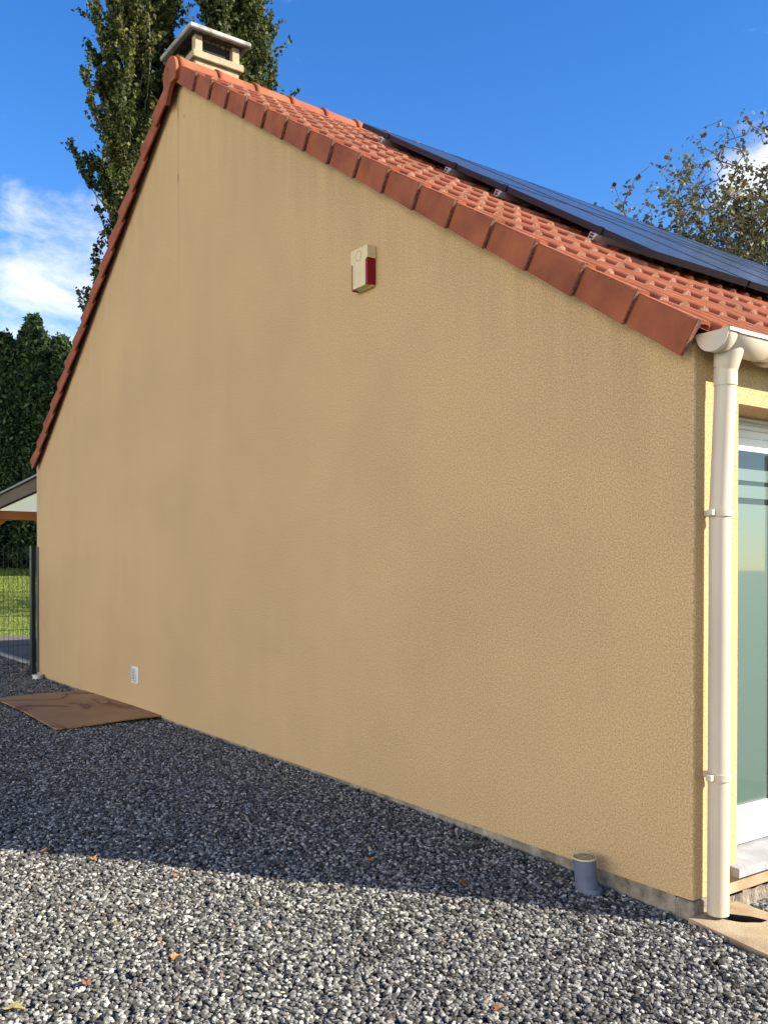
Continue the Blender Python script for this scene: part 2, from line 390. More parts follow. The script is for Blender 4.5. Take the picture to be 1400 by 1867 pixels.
def fix_normals(o):
    import bmesh
    b = bmesh.new(); b.from_mesh(o.data); bmesh.ops.recalc_face_normals(b, faces=b.faces); b.to_mesh(o.data); b.free()
def tag(o, label=None, cat=None, group=None, kind=None):
    if label: o['label'] = label
    if cat: o['category'] = cat
    if group: o['group'] = group
    if kind: o['kind'] = kind
    return o
def thing(name, loc, label, cat, group=None):
    o = bpy.data.objects.new(name, None); C.objects.link(o); o.location = loc; o.empty_display_size = 0.2
    return tag(o, label, cat, group)
def np_mesh(name, verts, faces_flat, nper, material, parent=None, attr=None, smooth=False):
    """fast mesh from arrays; every face has nper corners; attr = per-face random number"""
    me = bpy.data.meshes.new(name)
    off = np.zeros(3) if parent is None else np.array(world_loc(parent))
    v = (verts - off).astype(np.float32)
    nf = len(faces_flat) // nper
    me.vertices.add(len(v)); me.vertices.foreach_set('co', v.ravel())
    me.loops.add(len(faces_flat)); me.loops.foreach_set('vertex_index', faces_flat.astype(np.int32))
    me.polygons.add(nf); me.polygons.foreach_set('loop_start', (np.arange(nf) * nper).astype(np.int32))
    me.polygons.foreach_set('loop_total', np.full(nf, nper, np.int32))
    if smooth: me.polygons.foreach_set('use_smooth', np.ones(nf, bool))
    me.update(calc_edges=True)
    if attr is not None:
        a = me.attributes.new('rnd', 'FLOAT', 'FACE'); a.data.foreach_set('value', attr.astype(np.float32))
    me.materials.append(MATS[material])
    o = bpy.data.objects.new(name, me); C.objects.link(o)
    if parent: o.parent = parent
    return o

# ------------------------------------------------------------------ the setting
W0, W1, YB = -0.76, 8.548, 9.0        # gable wall from x=W0 to x=W1 on y=0; house runs back to y=YB
def gz(x, y):                         # gravel height
    z = np.interp(x, [-4, 5.5, 6.6, 7.8, 8.45, 8.6, 8.8, 14], [.128, .128, .118, .100, .062, .080, .087, .080]) + 0.0 * y
    z += 0.010 * np.sin(x * 2.1 + y * 1.3) * np.sin(y * 2.7 - x * 0.7) * np.clip(-y / .6, 0.2, 1)
    return z

def grid_mesh(name, xs, ys, zf, material, skip=None, parent=None):
    X, Y = np.meshgrid(xs, ys, indexing='ij'); Z = zf(X, Y)
    v = np.stack([X, Y, Z], -1).reshape(-1, 3); ny = len(ys)
    f = []
    for i in range(len(xs) - 1):
        for j in range(ny - 1):
            cx, cy = (xs[i] + xs[i + 1]) / 2, (ys[j] + ys[j + 1]) / 2
            if skip and skip(cx, cy): continue
            f += [i * ny + j, (i + 1) * ny + j, (i + 1) * ny + j + 1, i * ny + j + 1]
    return np_mesh(name, v, np.array(f), 4, material, parent)

g = grid_mesh('ground', np.array([-700, -60, -8, 0, 30, 60, 700.]), np.array([-700, -60, 0, 60, 700.]), lambda x, y: x * 0 - 0.12, 'far_ground')
tag(g, 'wide green ground reaching to the horizon', None, kind='structure')

def lawn_z(x, y):
    d = np.clip(-x - 9.0, 0, 15.0)
    return 0.10 + 0.088 * d + 0.02 * np.sin(x * .7) * np.sin(y * .9)
lawn = grid_mesh('lawn', np.concatenate([np.arange(-120, -40, 8.), np.arange(-40, -1.2, 0.8), [-1.2]]), np.arange(-60, 61, 1.5), lawn_z, 'lawn_base')
tag(lawn, kind='structure')
gb = grid_mesh('gravel_ground', np.arange(-4.25, 14.1, 0.25), np.arange(-14, 16.1, 0.25), lambda x, y: gz(x, y) - 0.008, 'gravel_bed',
               skip=lambda x, y: (y > 0.25 and x < 8.3) or (8.5 < x < 9.0 and 0 < y < .25))
tag(gb, kind='structure')
pv = MB(); pv.box((-8.0, 0.36, -0.05), (W0, 14, 0.13))
tag(pv.build('terrace', 'terrace_paving'), kind='structure')
kb = MB()
for i in range(5): kb.bbox((-4.6 + i * 0.75, 0.27, -0.05), (-3.86 + i * 0.75, 0.36, 0.165), 0.008)
tag(kb.build('kerb', 'kerb'), kind='structure')

# gravel stones: countless, one object of scattered stones
def in_patch(x, y):
    if x > 8.3 and y > 0: 
        if x < W1 + 0.02: return False
        return y < 2.2 and x < 10.5 and not (x < 9.5 and y < 0.27)
    if y > 0.02 and x > W0 - 0.1: return False
    if y > 0.25: return False
    if 8.5 < x < 9.45 and y > -.035 - .164 * (x - 8.555) - .0: return False
    return y > -1.0 - 0.33 * (x + 1.2) and y > -3.7 and x < 10.4
step = 0.125
xs = np.arange(-4.25, 10.5, step); ys = np.arange(-3.75, 2.3, step)
st = grid_mesh('gravel_stones', xs, ys, lambda x, y: gz(x, y), 'gravel_bed', skip=lambda x, y: not in_patch(x, y))
tag(st, 'loose grey crushed stone gravel covering the yard', None, kind='stuff')
def stones_gn(o):
    ng = bpy.data.node_groups.new('scatter_stones', 'GeometryNodeTree')
    ng.interface.new_socket('Geometry', in_out='INPUT', socket_type='NodeSocketGeometry')
    ng.interface.new_socket('Geometry', in_out='OUTPUT', socket_type='NodeSocketGeometry')
    gi = N(ng, 'NodeGroupInput'); go = N(ng, 'NodeGroupOutput')
    dp = N(ng, 'GeometryNodeDistributePointsOnFaces'); dp.inputs['Density'].default_value = 9000; dp.inputs['Seed'].default_value = 3
    L(ng, gi, 0, dp, 'Mesh')
    join = N(ng, 'GeometryNodeJoinGeometry')
    for k in range(8):
        ico = N(ng, 'GeometryNodeMeshIcoSphere'); ico.inputs['Radius'].default_value = 0.0094; ico.inputs['Subdivisions'].default_value = 1
        sp = N(ng, 'GeometryNodeSetPosition'); L(ng, ico, 0, sp, 0)
        pos = N(ng, 'GeometryNodeInputPosition')
        ofs = N(ng, 'ShaderNodeVectorMath', operation='ADD'); ofs.inputs[1].default_value = (k * 3.7, k * 1.3, 0); L(ng, pos, 0, ofs, 0)
        vor = N(ng, 'ShaderNodeTexVoronoi', inputs={'Scale': 88.0}); vor.distance = 'CHEBYCHEV'; L(ng, ofs, 0, vor, 'Vector')
        mr = N(ng, 'ShaderNodeMapRange', inputs={1: 0.0, 2: 0.8, 3: 1.35, 4: 0.65}); L(ng, vor, 'Distance', mr, 0)
        sc_ = N(ng, 'ShaderNodeVectorMath', operation='SCALE'); L(ng, pos, 0, sc_, 0); L(ng, mr, 0, sc_, 'Scale')
        m2 = N(ng, 'ShaderNodeVectorMath', operation='MULTIPLY')
        m2.inputs[1].default_value = ((1.15, .85, .62), (1.35, .9, .55), (1.0, .9, .8), (1.25, 1.0, .5), (1.5, .8, .6), (1.0, 1.0, .6), (1.2, .75, .75), (.9, .8, .7))[k]
        L(ng, sc_, 0, m2, 0)
        L(ng, m2, 0, sp, 'Position')
        ss = N(ng, 'GeometryNodeSetShadeSmooth'); ss.inputs['Shade Smooth'].default_value = False; L(ng, sp, 0, ss, 0)
        sm = N(ng, 'GeometryNodeSetMaterial'); sm.inputs['Material'].default_value = MATS['stone']; L(ng, ss, 0, sm, 0)
        g2i = N(ng, 'GeometryNodeGeometryToInstance'); L(ng, sm, 0, g2i, 0)
        L(ng, g2i, 0, join, 0)
    iop = N(ng, 'GeometryNodeInstanceOnPoints'); iop.inputs['Pick Instance'].default_value = True
    L(ng, dp, 'Points', iop, 'Points'); L(ng, join, 0, iop, 'Instance')
    rr = N(ng, 'FunctionNodeRandomValue', data_type='FLOAT_VECTOR'); rr.inputs[0].default_value = (-0.55, -0.55, 0); rr.inputs[1].default_value = (0.55, 0.55, 6.28)
    e2r = N(ng, 'FunctionNodeEulerToRotation'); L(ng, rr, 0, e2r, 0); L(ng, e2r, 0, iop, 'Rotation')
    rs = N(ng, 'FunctionNodeRandomValue', data_type='FLOAT'); rs.inputs[2].default_value = 0.55; rs.inputs[3].default_value = 1.25; rs.inputs['Seed'].default_value = 5
    L(ng, rs, 1, iop, 'Scale')
    tr = N(ng, 'GeometryNodeSetPosition')
    L(ng, iop, 0, tr, 0)
    rz = N(ng, 'FunctionNodeRandomValue', data_type='FLOAT_VECTOR'); rz.inputs[0].default_value = (0, 0, -0.006); rz.inputs[1].default_value = (0, 0, 0.009); rz.inputs['Seed'].default_value = 9
    L(ng, rz, 0, tr, 'Offset')
    sa = N(ng, 'GeometryNodeStoreNamedAttribute', data_type='FLOAT', domain='INSTANCE'); sa.inputs['Name'].default_value = 'rnd'
    rv = N(ng, 'FunctionNodeRandomValue', data_type='FLOAT'); rv.inputs['Seed'].default_value = 21
    L(ng, rv, 1, sa, 'Value'); L(ng, tr, 0, sa, 0)
    L(ng, sa, 0, go, 0)
    md = o.modifiers.new('scatter', 'NODES'); md.node_group = ng
stones_gn(st)

# grass blades on the lawn seen through the fence
def grass():
    n = 60000
    t = rng.random(n) ** 0.7
    x = -8.3 - 25 * t
    yc = -3.0 + (10.737 - x) / 10.737 * 0.0
    # strip of lawn left of the house corner, seen from the yard
    mid = -3.004 + (10.737 - x) * 0.250
    y = mid + (rng.random(n) - 0.5) * (1.6 + 0.10 * (10.7 - x))
    z = lawn_z(x, y)
    h = 0.035 + 0.03 * rng.random(n); a = rng.random(n) * 6.283; w = 0.006 + 0.0007 * (10.7 - x) * 0.4
    lean = (rng.random((n, 2)) - 0.5) * 0.05
    v = np.empty((n, 3, 3))
    v[:, 0] = np.stack([x - np.cos(a) * w, y - np.sin(a) * w, z], -1)
    v[:, 1] = np.stack([x + np.cos(a) * w, y + np.sin(a) * w, z], -1)
    v[:, 2] = np.stack([x + lean[:, 0], y + lean[:, 1], z + h], -1)
    o = np_mesh('grass', v.reshape(-1, 3), np.arange(n * 3), 3, 'grass_blade', attr=rng.random(n))
    tag(o, 'short green lawn grass beyond the fence', None, kind='stuff')
grass()

# ------------------------------------------------------------------ the house
TH = 0.5709; AX, AZ = 3.64, 5.3955; S0, S1, G, H = 0.472, 0.430, 0.335, 0.129
ct, sn = math.cos(TH), math.sin(TH)
def sag(t, y): return -0.018 * max(0, y) * max(0.0, 1 - t / 5.83)
def rp(t, n, y, side=1):              # point on the roof: t down the slope, n out of it, y along the ridge
    return (AX + side * (t * ct + n * sn), y, AZ - t * sn + n * ct + sag(t, y))
house = thing('house', (4, 4.5, 0.1), 'cream rendered house seen at its gable end, with terracotta tiled roof', 'house')

def wall_part():
    m = MB(); lift = 0.085
    zl = AZ - math.tan(TH) * (AX - W0) + lift; zr = AZ - math.tan(TH) * (W1 - AX) + lift; zt = AZ + lift
    # gable face with a rounded right corner
    zb = 0.155
    m.prism([(W0, 0, zb), (W1 - 0.012, 0, zb), (W1 - 0.012, 0, zr + 0.01), (AX, 0, zt), (W0, 0, zl)], (0, 0.2, 0))
    o = m.build('wall', 'stucco', house)
    # front wall with window opening y 0.285..2.3
    f = MB()
    def fb(y0, y1, z0, z1): f.box((W1 - 0.25, y0, z0), (W1, y1, z1))
    vs = []
    f2 = [(W1 - 0.012, 0.0), (W1 - 0.0035, 0.0035), (W1, 0.012), (W1, 0.2355), (W1 - 0.25, 0.2355), (W1 - 0.25, 0.2), (W1 - 0.012, 0.2)]
    f.prism([(x, y, 0.155) for x, y in f2], (0, 0, 2.30 - 0.155))
    f.box((W1 - 0.25, 0.2356, 0.2475), (W1, 0.285, 2.30))
    f.box((W1 - 0.25, 0.2851, 2.097), (W1, 2.3, 2.30))
    f.box((W1 - 0.25, 2.3001, 0.12), (W1, YB, 2.30))
    fo = f.build('front_wall', 'stucco', house); fix_normals(fo)
    b = MB()
    b.box((W0, 0.2, 0.1), (W0 + 0.2, YB, 2.55)); b.box((W0 + 0.2, YB - 0.2, 0.1), (W1 - 0.25, YB, 2.3))
    b.build('rear_wall', 'stucco', house)
    # masonry footing
    p = MB(); p.box((W0 + 0.01, 0.012, -0.1), (8.462, 0.19, 0.1545)); p.build('plinth', 'concrete', house)
    p = MB(); p.bbox((8.468, -0.006, -0.1), (W1 + 0.004, 0.10, 0.150), 0.008)
    q = p.build('plinth_block', 'concrete', house)
    p = MB(); p.box((W1 - 0.2, 0.101, 0.125), (W1 - 0.012, 3.2, 0.2085)); p.build('plinth', 'slab_concrete', house)
    # rough footing under the sill, an uneven surface
    ysn = np.arange(0.10, 3.2, 0.03); zs = np.linspace(-0.1, 0.125, 7)
    v = []; 
    for y in ysn:
        for z in zs: v.append((W1 - 0.002 + 0.012 * math.sin(y * 31 + z * 40) * random.random() + random.uniform(-.008, .008), y, z))
    n = len(zs); fl = []
    for i in range(len(ysn) - 1):
        for j in range(n - 1): fl += [i * n + j, (i + 1) * n + j, (i + 1) * n + j + 1, i * n + j + 1]
    np_mesh('foundation', np.array(v), np.array(fl), 4, 'rough_concrete', house)
    # hairline cracks high on the gable
    for (x, z0, z1, w) in ((3.578, 5.12, 5.225, 0.008), (3.701, 5.083, 5.112, 0.010), (3.574, 4.59, 4.682, 0.010)):
        k = MB(); k.prism([(x - w * .5, -0.0015, z1), (x + w * .2, -0.0015, z1 - .002), (x + w * .5, -0.0015, (z0 + z1) / 2 + .01), (x + w * .15, -0.0015, z0), (x - w * .3, -0.0015, (z0 + z1) / 2)], (0, 0.001, 0))
        k.build('crack', 'crack_black', house)
wall_part()

# ---- roof
roof = bpy.data.objects.new('roof', None); C.objects.link(roof); roof.parent = house
# Empty parts must carry a mesh: the battened roof deck is the roof's own mesh
C.objects.unlink(roof); bpy.data.objects.remove(roof)
dk = MB()
for side, Lmax in ((1, 5.72), (-1, 5.05)):
    dk.hexa([rp(0.05, .03, 0.03, side), rp(Lmax, .03, 0.03, side), rp(Lmax, .03, YB, side), rp(0.05, .03, YB, side),
             rp(0.05, .06, 0.03, side), rp(Lmax, .06, 0.03, side), rp(Lmax, .06, YB, side), rp(0.05, .06, YB, side)])
roof = dk.build('roof', 'timber_brown', house)
fix_normals(roof)
P0, PER, RR, RH = 0.07, 0.1325, 0.036, 0.042
def profile(y):
    k = round((y - P0) / PER); d = abs(y - (P0 + k * PER))
    if d < RR: return RH * math.sqrt(max(0, 1 - (d / RR) ** 2)) ** 0.9
    return 0.003 * math.exp(-((d - 0.05) / 0.006) ** 2)
def tile_field(side, s_first, ncourse):
    ysl = [-0.005]
    nk = int((YB - P0) / PER)
    for k in range(nk):
        c = P0 + k * PER
        ysl += [c - RR - .0005] + [c + RR * math.sin(a) for a in np.linspace(-1.5, 1.5, 9)] + [c + RR + .0005, c + .05, c + PER / 2]
    ysl = np.array(sorted(ysl)); pr = np.array([profile(y) for y in ysl])
    vs, fs = [], []; ev, ef = [], []
    ny = len(ysl)
    for i in range(ncourse):
        t1 = s_first + i * G + (0.02 if side > 0 else 0); t0 = t1 - G - 0.05
        if i == 0: t0 = 0.03
        lift0, lift1 = 0.0, 0.020
        base = 0.086
        o = len(vs)
        rows = [(t0, lift0, 1.0), ((t0 * .1 + t1 * .9), lift0 + (lift1 - lift0) * .9, 1.0), (t1, lift1, 1.0), (t1 + 0.001, lift1 - 0.016, .72)]
        for (t, lf, sc2) in rows:
            for y, p_ in zip(ysl, pr):
                jt = 0.0025 * math.sin(y * 37 + i * 5)
                vs.append(rp(t + (jt if t >= t1 else 0), base + lf + p_ * sc2, y, side))
        for r in range(2):
            for j in range(ny - 1): fs += [o + r * ny + j, o + (r + 1) * ny + j, o + (r + 1) * ny + j + 1, o + r * ny + j + 1]
        oe = len(ev); ev += vs[o + 2 * ny:o + 4 * ny]
        for j in range(ny - 1): ef += [oe + j, oe + ny + j, oe + ny + j + 1, oe + j + 1]
    o1 = np_mesh('tile_field', np.array(vs), np.array(fs), 4, 'terracotta', roof, smooth=True)
    o2 = np_mesh('tile_edge', np.array(ev), np.array(ef), 4, 'tile_edge', o1)
    # closed (filled) roll ends on every other roll
    if side > 0:
        dv, df = [], []
        for i in range(ncourse):
            t1 = s_first + i * G + 0.02
            for k in range(int((YB - P0) / PER)):
                if (k + 0) % 2: continue
                c = P0 + k * PER; o = len(dv); dv.append(rp(t1 + 0.010, 0.086 + .013, c, side))
                for ring, (sc2, dt) in enumerate(((0.6, 0.007), (1.0, 0.0))):
                    for j in range(9):
                        a = math.pi * j / 8; jx = random.uniform(-.003, .003)
                        dv.append(rp(t1 + dt + jx, 0.086 + 0.006 + (RH + .012) * math.sin(a) * sc2, c + RR * math.cos(a) * sc2, side))
                for j in range(8):
                    df += [o, o + 1 + j, o + 2 + j]
                    df += [o + 1 + j, o + 10 + j, o + 11 + j]; df += [o + 1 + j, o + 11 + j, o + 2 + j]
        tag(np_mesh('roll_end', np.array(dv), np.array(df), 3, 'tile_edge', o1), kind='stuff')
tile_field(1, S0, 17)
tile_field(-1, S1, 15)
def verge(side, s_first, nt_):
    for i in range(nt_):
        t1 = s_first + i * G; t0 = (t1 - G - 0.03) if i else 0.0
        m = MB(); y0, y1 = -0.058, -0.082     # upper end tucked behind the tile above
        a, b = -0.006, 0.004
        jy = random.uniform(-.0015, .0015)
        def pt(t, n, y): return rp(t, n, y + jy, side)
        # side plate
        m.hexa([pt(t0, a + .004, y0 + .014), pt(t1, a, y1 + .014), pt(t1, a, y1), pt(t0, a + .004, y0),
                pt(t0, H - .012, y0 + .014), pt(t1, H + .004, y1 + .014), pt(t1, H + .004, y1), pt(t0, H - .012, y0)])
        # rounded top strip
        yy = [y1, y1 + .006, -0.055, -0.045, -0.035, -0.012, 0.0, 0.006]
        nn0 = [H - .012, H - .006, H - .004, H - .007, H - .004, H - .004, H - .008, H - .03]
        v = []
        for (t, lf, dy) in ((t0, 0, y0 - y1), (t1, .015, 0)):
            for y_, n_ in zip(yy, nn0): v.append(pt(t, n_ + lf, y_ + (dy if y_ < -.06 else 0)))
        for y_, n_ in zip(yy, nn0): v.append(pt(t1 + .001, n_ + .015 - .014, y_))
        k = len(yy)
        m.add(v, [(j, j + 1, k + j + 1, k + j) for j in range(k - 1)] + [(k + j, k + j + 1, 2 * k + j + 1, 2 * k + j) for j in range(k - 1)])
        o = m.build('verge_tile', 'terracotta', roof); fix_normals(o)
        e = MB()      # rough lower end, coloured dark for the shadow in the joint
        e.hexa([pt(t1 - .004, a + .003, y1 + .012), pt(t1 + .003, a + .003, y1 + .012), pt(t1 + .003, a + .003, y1 + .002), pt(t1 - .004, a + .003, y1 + .002),
                pt(t1 - .004, H + .012, y1 + .03), pt(t1 + .003, H + .012, y1 + .03), pt(t1 + .003, H + .012, y1 + .002), pt(t1 - .004, H + .012, y1 + .002)])
        eo = e.build('tile_end', 'tile_end_dark', o); fix_normals(eo)
verge(1, S0, 17)
verge(-1, S1, 15)
# ridge tiles: overlapping half rounds
yk = -0.06; first = True
ki = 0
while yk < YB - 0.1:
    y2 = yk + 0.385
    m = MB(); v = []; n = 14
    for (y, r_) in ((yk, 0.138), (yk + .045, 0.136), (yk + .05, 0.129), (y2, 0.120)):
        for j in range(n + 1):
            a = R(-12) + R(204) * j / n
            v.append((AX + math.cos(a) * r_, y, AZ + 0.055 + math.sin(a) * r_ + sag(0, y)))
    for j in range(n + 1):
        a = R(-12) + R(204) * j / n
        v.append((AX + math.cos(a) * .116, yk + .001, AZ + 0.055 + math.sin(a) * .116 + sag(0, yk)))
    m.add(v, [(r * (n + 1) + j, r * (n + 1) + j + 1, (r + 1) * (n + 1) + j + 1, (r + 1) * (n + 1) + j) for r in range(3) for j in range(n)], True)
    o_ = 4 * (n + 1)
    m.f += [(j, o_ + j, o_ + j + 1, j + 1) for j in range(n)]; m.sm += [False] * n
    o = m.build('ridge_tile', 'terracotta', roof)
    yk += 0.342; ki += 1
# ridge end plate on the gable
m = MB(); pts = []
for j in range(17):
    a = R(-20) + R(220) * j / 16
    pts.append((AX - 0.012 + math.cos(a) * .135, -0.095, AZ + 0.045 + math.sin(a) * .138))
pts += [(AX - 0.155, -0.095, AZ - 0.14), (AX - 0.10, -0.095, AZ - 0.165), (AX + 0.0, -0.095, AZ - 0.03), (AX + 0.10, -0.095, AZ - 0.03)]
m.prism(pts, (0, 0.035, 0)); o = m.build('ridge_end_tile', 'terracotta', roof); fix_normals(o)
h = MB(); h.tube([(AX - .045, -0.0965, AZ + .10), (AX - .045, -0.090, AZ + .10)], 0.010, 10); h.build('nail_hole', 'shade_black', o)

# ---- chimney
CX1 = 3.14; CY0, CY1_ = 0.345, 0.765; CX0 = 2.70
stack = MB(); stack.box((CX0, CY0, 4.4), (CX1, CY1_, 5.93)); chim = stack.build('chimney', 'chimney_render', house)
cl = MB(); cl.bbox((CX0 - .035, CY0 - .035, 5.9305), (CX1 + .035, CY1_ + .035, 5.995), .006); cl.build('collar', 'chimney_render', chim)
for sx in (0, 1):
    for sy in (0, 1):
        x = (CX0 - .005, CX1 - .065)[sx]; y = (CY0 - .005, CY1_ - .065)[sy]
        p = MB(); p.bbox((x, y, 5.9955), (x + .07, y + .07, 6.145), .004); p.build('post', 'chimney_render', chim)
ft = MB(); ft.bbox((CX0 + .05, CY0 + .05, 5.9955), (CX1 - .05, CY1_ - .05, 6.135), .004); ft.build('flue_shade', 'shade_black', chim)  # black block fills the gap, standing in for its deep shade
cp = MB()     # slab with drip lip and rough underside
cp.bbox((CX0 - .17, CY0 - .085, 6.150), (CX1 + .085, CY1_ + .085, 6.192), .008)
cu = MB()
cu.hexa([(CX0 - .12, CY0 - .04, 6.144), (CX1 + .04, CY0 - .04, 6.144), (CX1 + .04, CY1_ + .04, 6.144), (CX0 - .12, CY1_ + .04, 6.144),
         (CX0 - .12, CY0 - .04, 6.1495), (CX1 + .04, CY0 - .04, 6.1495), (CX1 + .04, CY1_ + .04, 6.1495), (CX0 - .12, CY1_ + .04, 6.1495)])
cp.build('cap', 'chimney_slab', chim); cu.build('cap_underside', 'shaded_slab', chim)  # underside painted dark in place of the shade below the cap
nb = MB()     # clumps of mortar and moss hanging under the slab
for k in range(60):
    u = random.random(); x = CX1 - 0.05 - 0.1 * random.random(); y = CY0 + .10 + .28 * u
    r_ = 0.012 + .012 * random.random(); vs = []
    for a in range(6): vs.append((x + r_ * math.cos(a * 1.047), y + r_ * math.sin(a * 1.047), 6.143))
    vs.append((x, y, 6.143 - r_ * (1.4 if .5 < u < .9 else .6))); nb.add(vs, [(a, (a + 1) % 6, 6) for a in range(6)])
nb.build('moss', 'rock_brown', chim)

# ---- window
FX = W1 - 0.115
def window():
    f = MB()
    y0, y1, z0, z1 = 0.2853, 2.2995, 0.262, 2.0965
    f.bbox((FX - .06, y0, z0), (FX, y1, z0 + .075), .004)                       # bottom frame
    f.bbox((FX - .12, y0, z1 - .10), (FX - .08, y1, z1), .004)
    f.bbox((FX - .10, y0, z1 - .052), (FX - .058, y1, z1 - .036), .003)
    f.bbox((FX - .08, y0, z1 - .018), (FX - .066, y1, z1 - .001), .003)
    f.bbox((FX - .10, y0, z1 - .125), (FX - .075, y1, z1 - .085), .004)
    f.bbox((FX - .06, y0, z0 + .076), (FX, y0 + .06, z1 - .126), .004)
    f.bbox((FX - .06, y1 - .06, z0 + .076), (FX, y1, z1 - .126), .004)
    win = f.build('window', 'white_pvc', house)
    zs0, zs1 = z0 + .0765, z1 - .1265
    def sash(ya, yb):
        s = MB(); X0, X1 = FX - .055, FX + .012
        s.bbox((X0, ya, zs0), (X1, yb, zs0 + .085), .005); s.bbox((X0 - .03, ya, zs1 - .035), (X1 - .068, yb, zs1), .001)
        s.bbox((X0, ya, zs0 + .086), (X1, ya + .055, zs1 - .036), .005); s.bbox((X0, yb - .055, zs0 + .086), (X1, yb, zs1 - .036), .005)
        so_ = s.build('sash', 'white_pvc', win)
        p = MB(); p.box((FX - .03, ya + .05, zs0 + .08), (FX - .018, yb - .05, zs1 - .03)); p.build('pane', 'window_glass', win)
        q = MB()
        for (a, b) in ((zs0 + .086, 1.712), (1.738, 1.792), (1.812, 1.862)):
            q.box((FX - .0175, ya + .056, a), (FX - .0155, yb - .056, b))
        q.build('frosted_film', 'frosted_film', win)
    sash(0.346, 0.775); sash(0.785, 2.238)
    s = MB(); s.hexa([(FX - .1, .236, .2088), (W1 + .045, .236, .2088), (W1 + .045, 2.4, .2088), (FX - .1, 2.4, .2088),
                      (FX - .1, .236, .2600), (W1 + .045, .236, .2455), (W1 + .045, 2.4, .2455), (FX - .1, 2.4, .2600)])
    s.build('sill', 'sill_stone', win)
window()

# ---- gutter and downpipe
GX, GZ, GR = 8.646, 2.313, 0.066
def half_round(m, y0, y1, r, thick=.003, x=GX, z=GZ, a0=180, a1=360, n=20, smooth=True):
    v = []
    for y in (y0, y1):
        for rr_ in (r, r - thick):
            for j in range(n + 1):
                a = R(a0 + (a1 - a0) * j / n); v.append((x + rr_ * math.cos(a), y, z + rr_ * math.sin(a)))
    k = n + 1
    fs = [(j, j + 1, 2 * k + j + 1, 2 * k + j) for j in range(n)] + [(k + j, 3 * k + j, 3 * k + j + 1, k + j + 1) for j in range(n)]
    m.add(v, fs, smooth)
    m.f += []
    o = len(m.v) - len(v)
    e = [(o + j, o + k + j, o + k + j + 1, o + j + 1) for j in range(n)] + [(o + 2 * k + j, o + 2 * k + j + 1, o + 3 * k + j + 1, o + 3 * k + j) for j in range(n)]
    m.f += e; m.sm += [False] * len(e)
    m.f += [(o, o + 2 * k, o + 3 * k, o + k), (o + n, o + k + n, o + 3 * k + n, o + 2 * k + n)]; m.sm += [False] * 2
gm = MB(); half_round(gm, 0.031, YB, GR)
gm.tube([(GX + GR + .001, 0.031, GZ + .002), (GX + GR + .001, YB, GZ + .002)], .006, 8)
gut = gm.build('gutter', 'cream_pvc', house)
ec = MB()
ec.prism([(GX - GR - .004, -.03, GZ + .006)] + [(GX + (GR + .003) * math.cos(R(180 + 180 * j / 24)), -.03, GZ + (GR + .003) * math.sin(R(180 + 180 * j / 24))) for j in range(25)] + [(GX + GR + .006, -.03, GZ + .006)], (0, .004, 0))
half_round(ec, -.026, .03, GR + .003, .004)
ec.box((GX + GR - .002, -.026, GZ - .004), (GX + GR + .009, .03, GZ + .009))
o = ec.build('end_cap', 'cream_pvc', gut); fix_normals(o)
ou = MB()   # outlet: sleeve round the gutter and funnel
half_round(ou, .031, .27, GR + .0035, .004)
ou.box((GX + GR - .002, .031, GZ - .007), (GX + GR + .0095, .27, GZ + .0085))
PX, PY = 8.628, 0.082
ou.tube([(GX - .006, PY, GZ - .035), (GX - .006, PY, GZ - .06), (PX, PY, 2.196)], [.056, .053, .0445], 28)
ou.build('outlet', 'cream_pvc', gut)
for y in (.315, 1.05, 1.8, 2.6, 3.4):
    b = MB(); half_round(b, y, y + .035, GR + .016, .014, z=GZ, n=20)
    b.box((GX + GR - .004, y, GZ - .002), (GX + GR + .018, y + .035, GZ + .014)); b.build('bracket', 'cream_pvc_stained', gut)
pm = MB(); LX = -0.012   # slightly out of plumb like the real pipe
def pp(z): f_ = min(1.0, max(0.0, (2.14 - z) / .5)); return (PX - .013 * f_, PY - .012 * f_ - .004 * (2.2 - z) / 2.2, z)
pm.tube([pp(2.195), pp(2.13), pp(2.0), pp(1.8), pp(1.64), pp(1.0), pp(.112)], .0405, 32)
dp_ = pm.build('downpipe', 'cream_pvc', house)
cm_ = MB(); cm_.tube([pp(2.198), pp(2.13)], .0435, 32); cm_.build('socket', 'cream_pvc', dp_)
for z in (1.647, 0.640):
    c_ = MB(); x, y, _ = pp(z)
    c_.tube([(x, y, z + .013), (x, y, z - .013)], .0465, 32)
    c_.bbox((W1 + .001, y - .012, z - .012), (x - .03, y + .012, z + .012), .003)
    c_.bbox((x - .012, y - .068, z - .012), (x + .012, y - .045, z + .012), .003)
    c_.bbox((x - .008, y + .044, z - .012), (x + .012, y + .060, z + .012), .003)
    c_.build('clamp', 'cream_pvc', dp_)

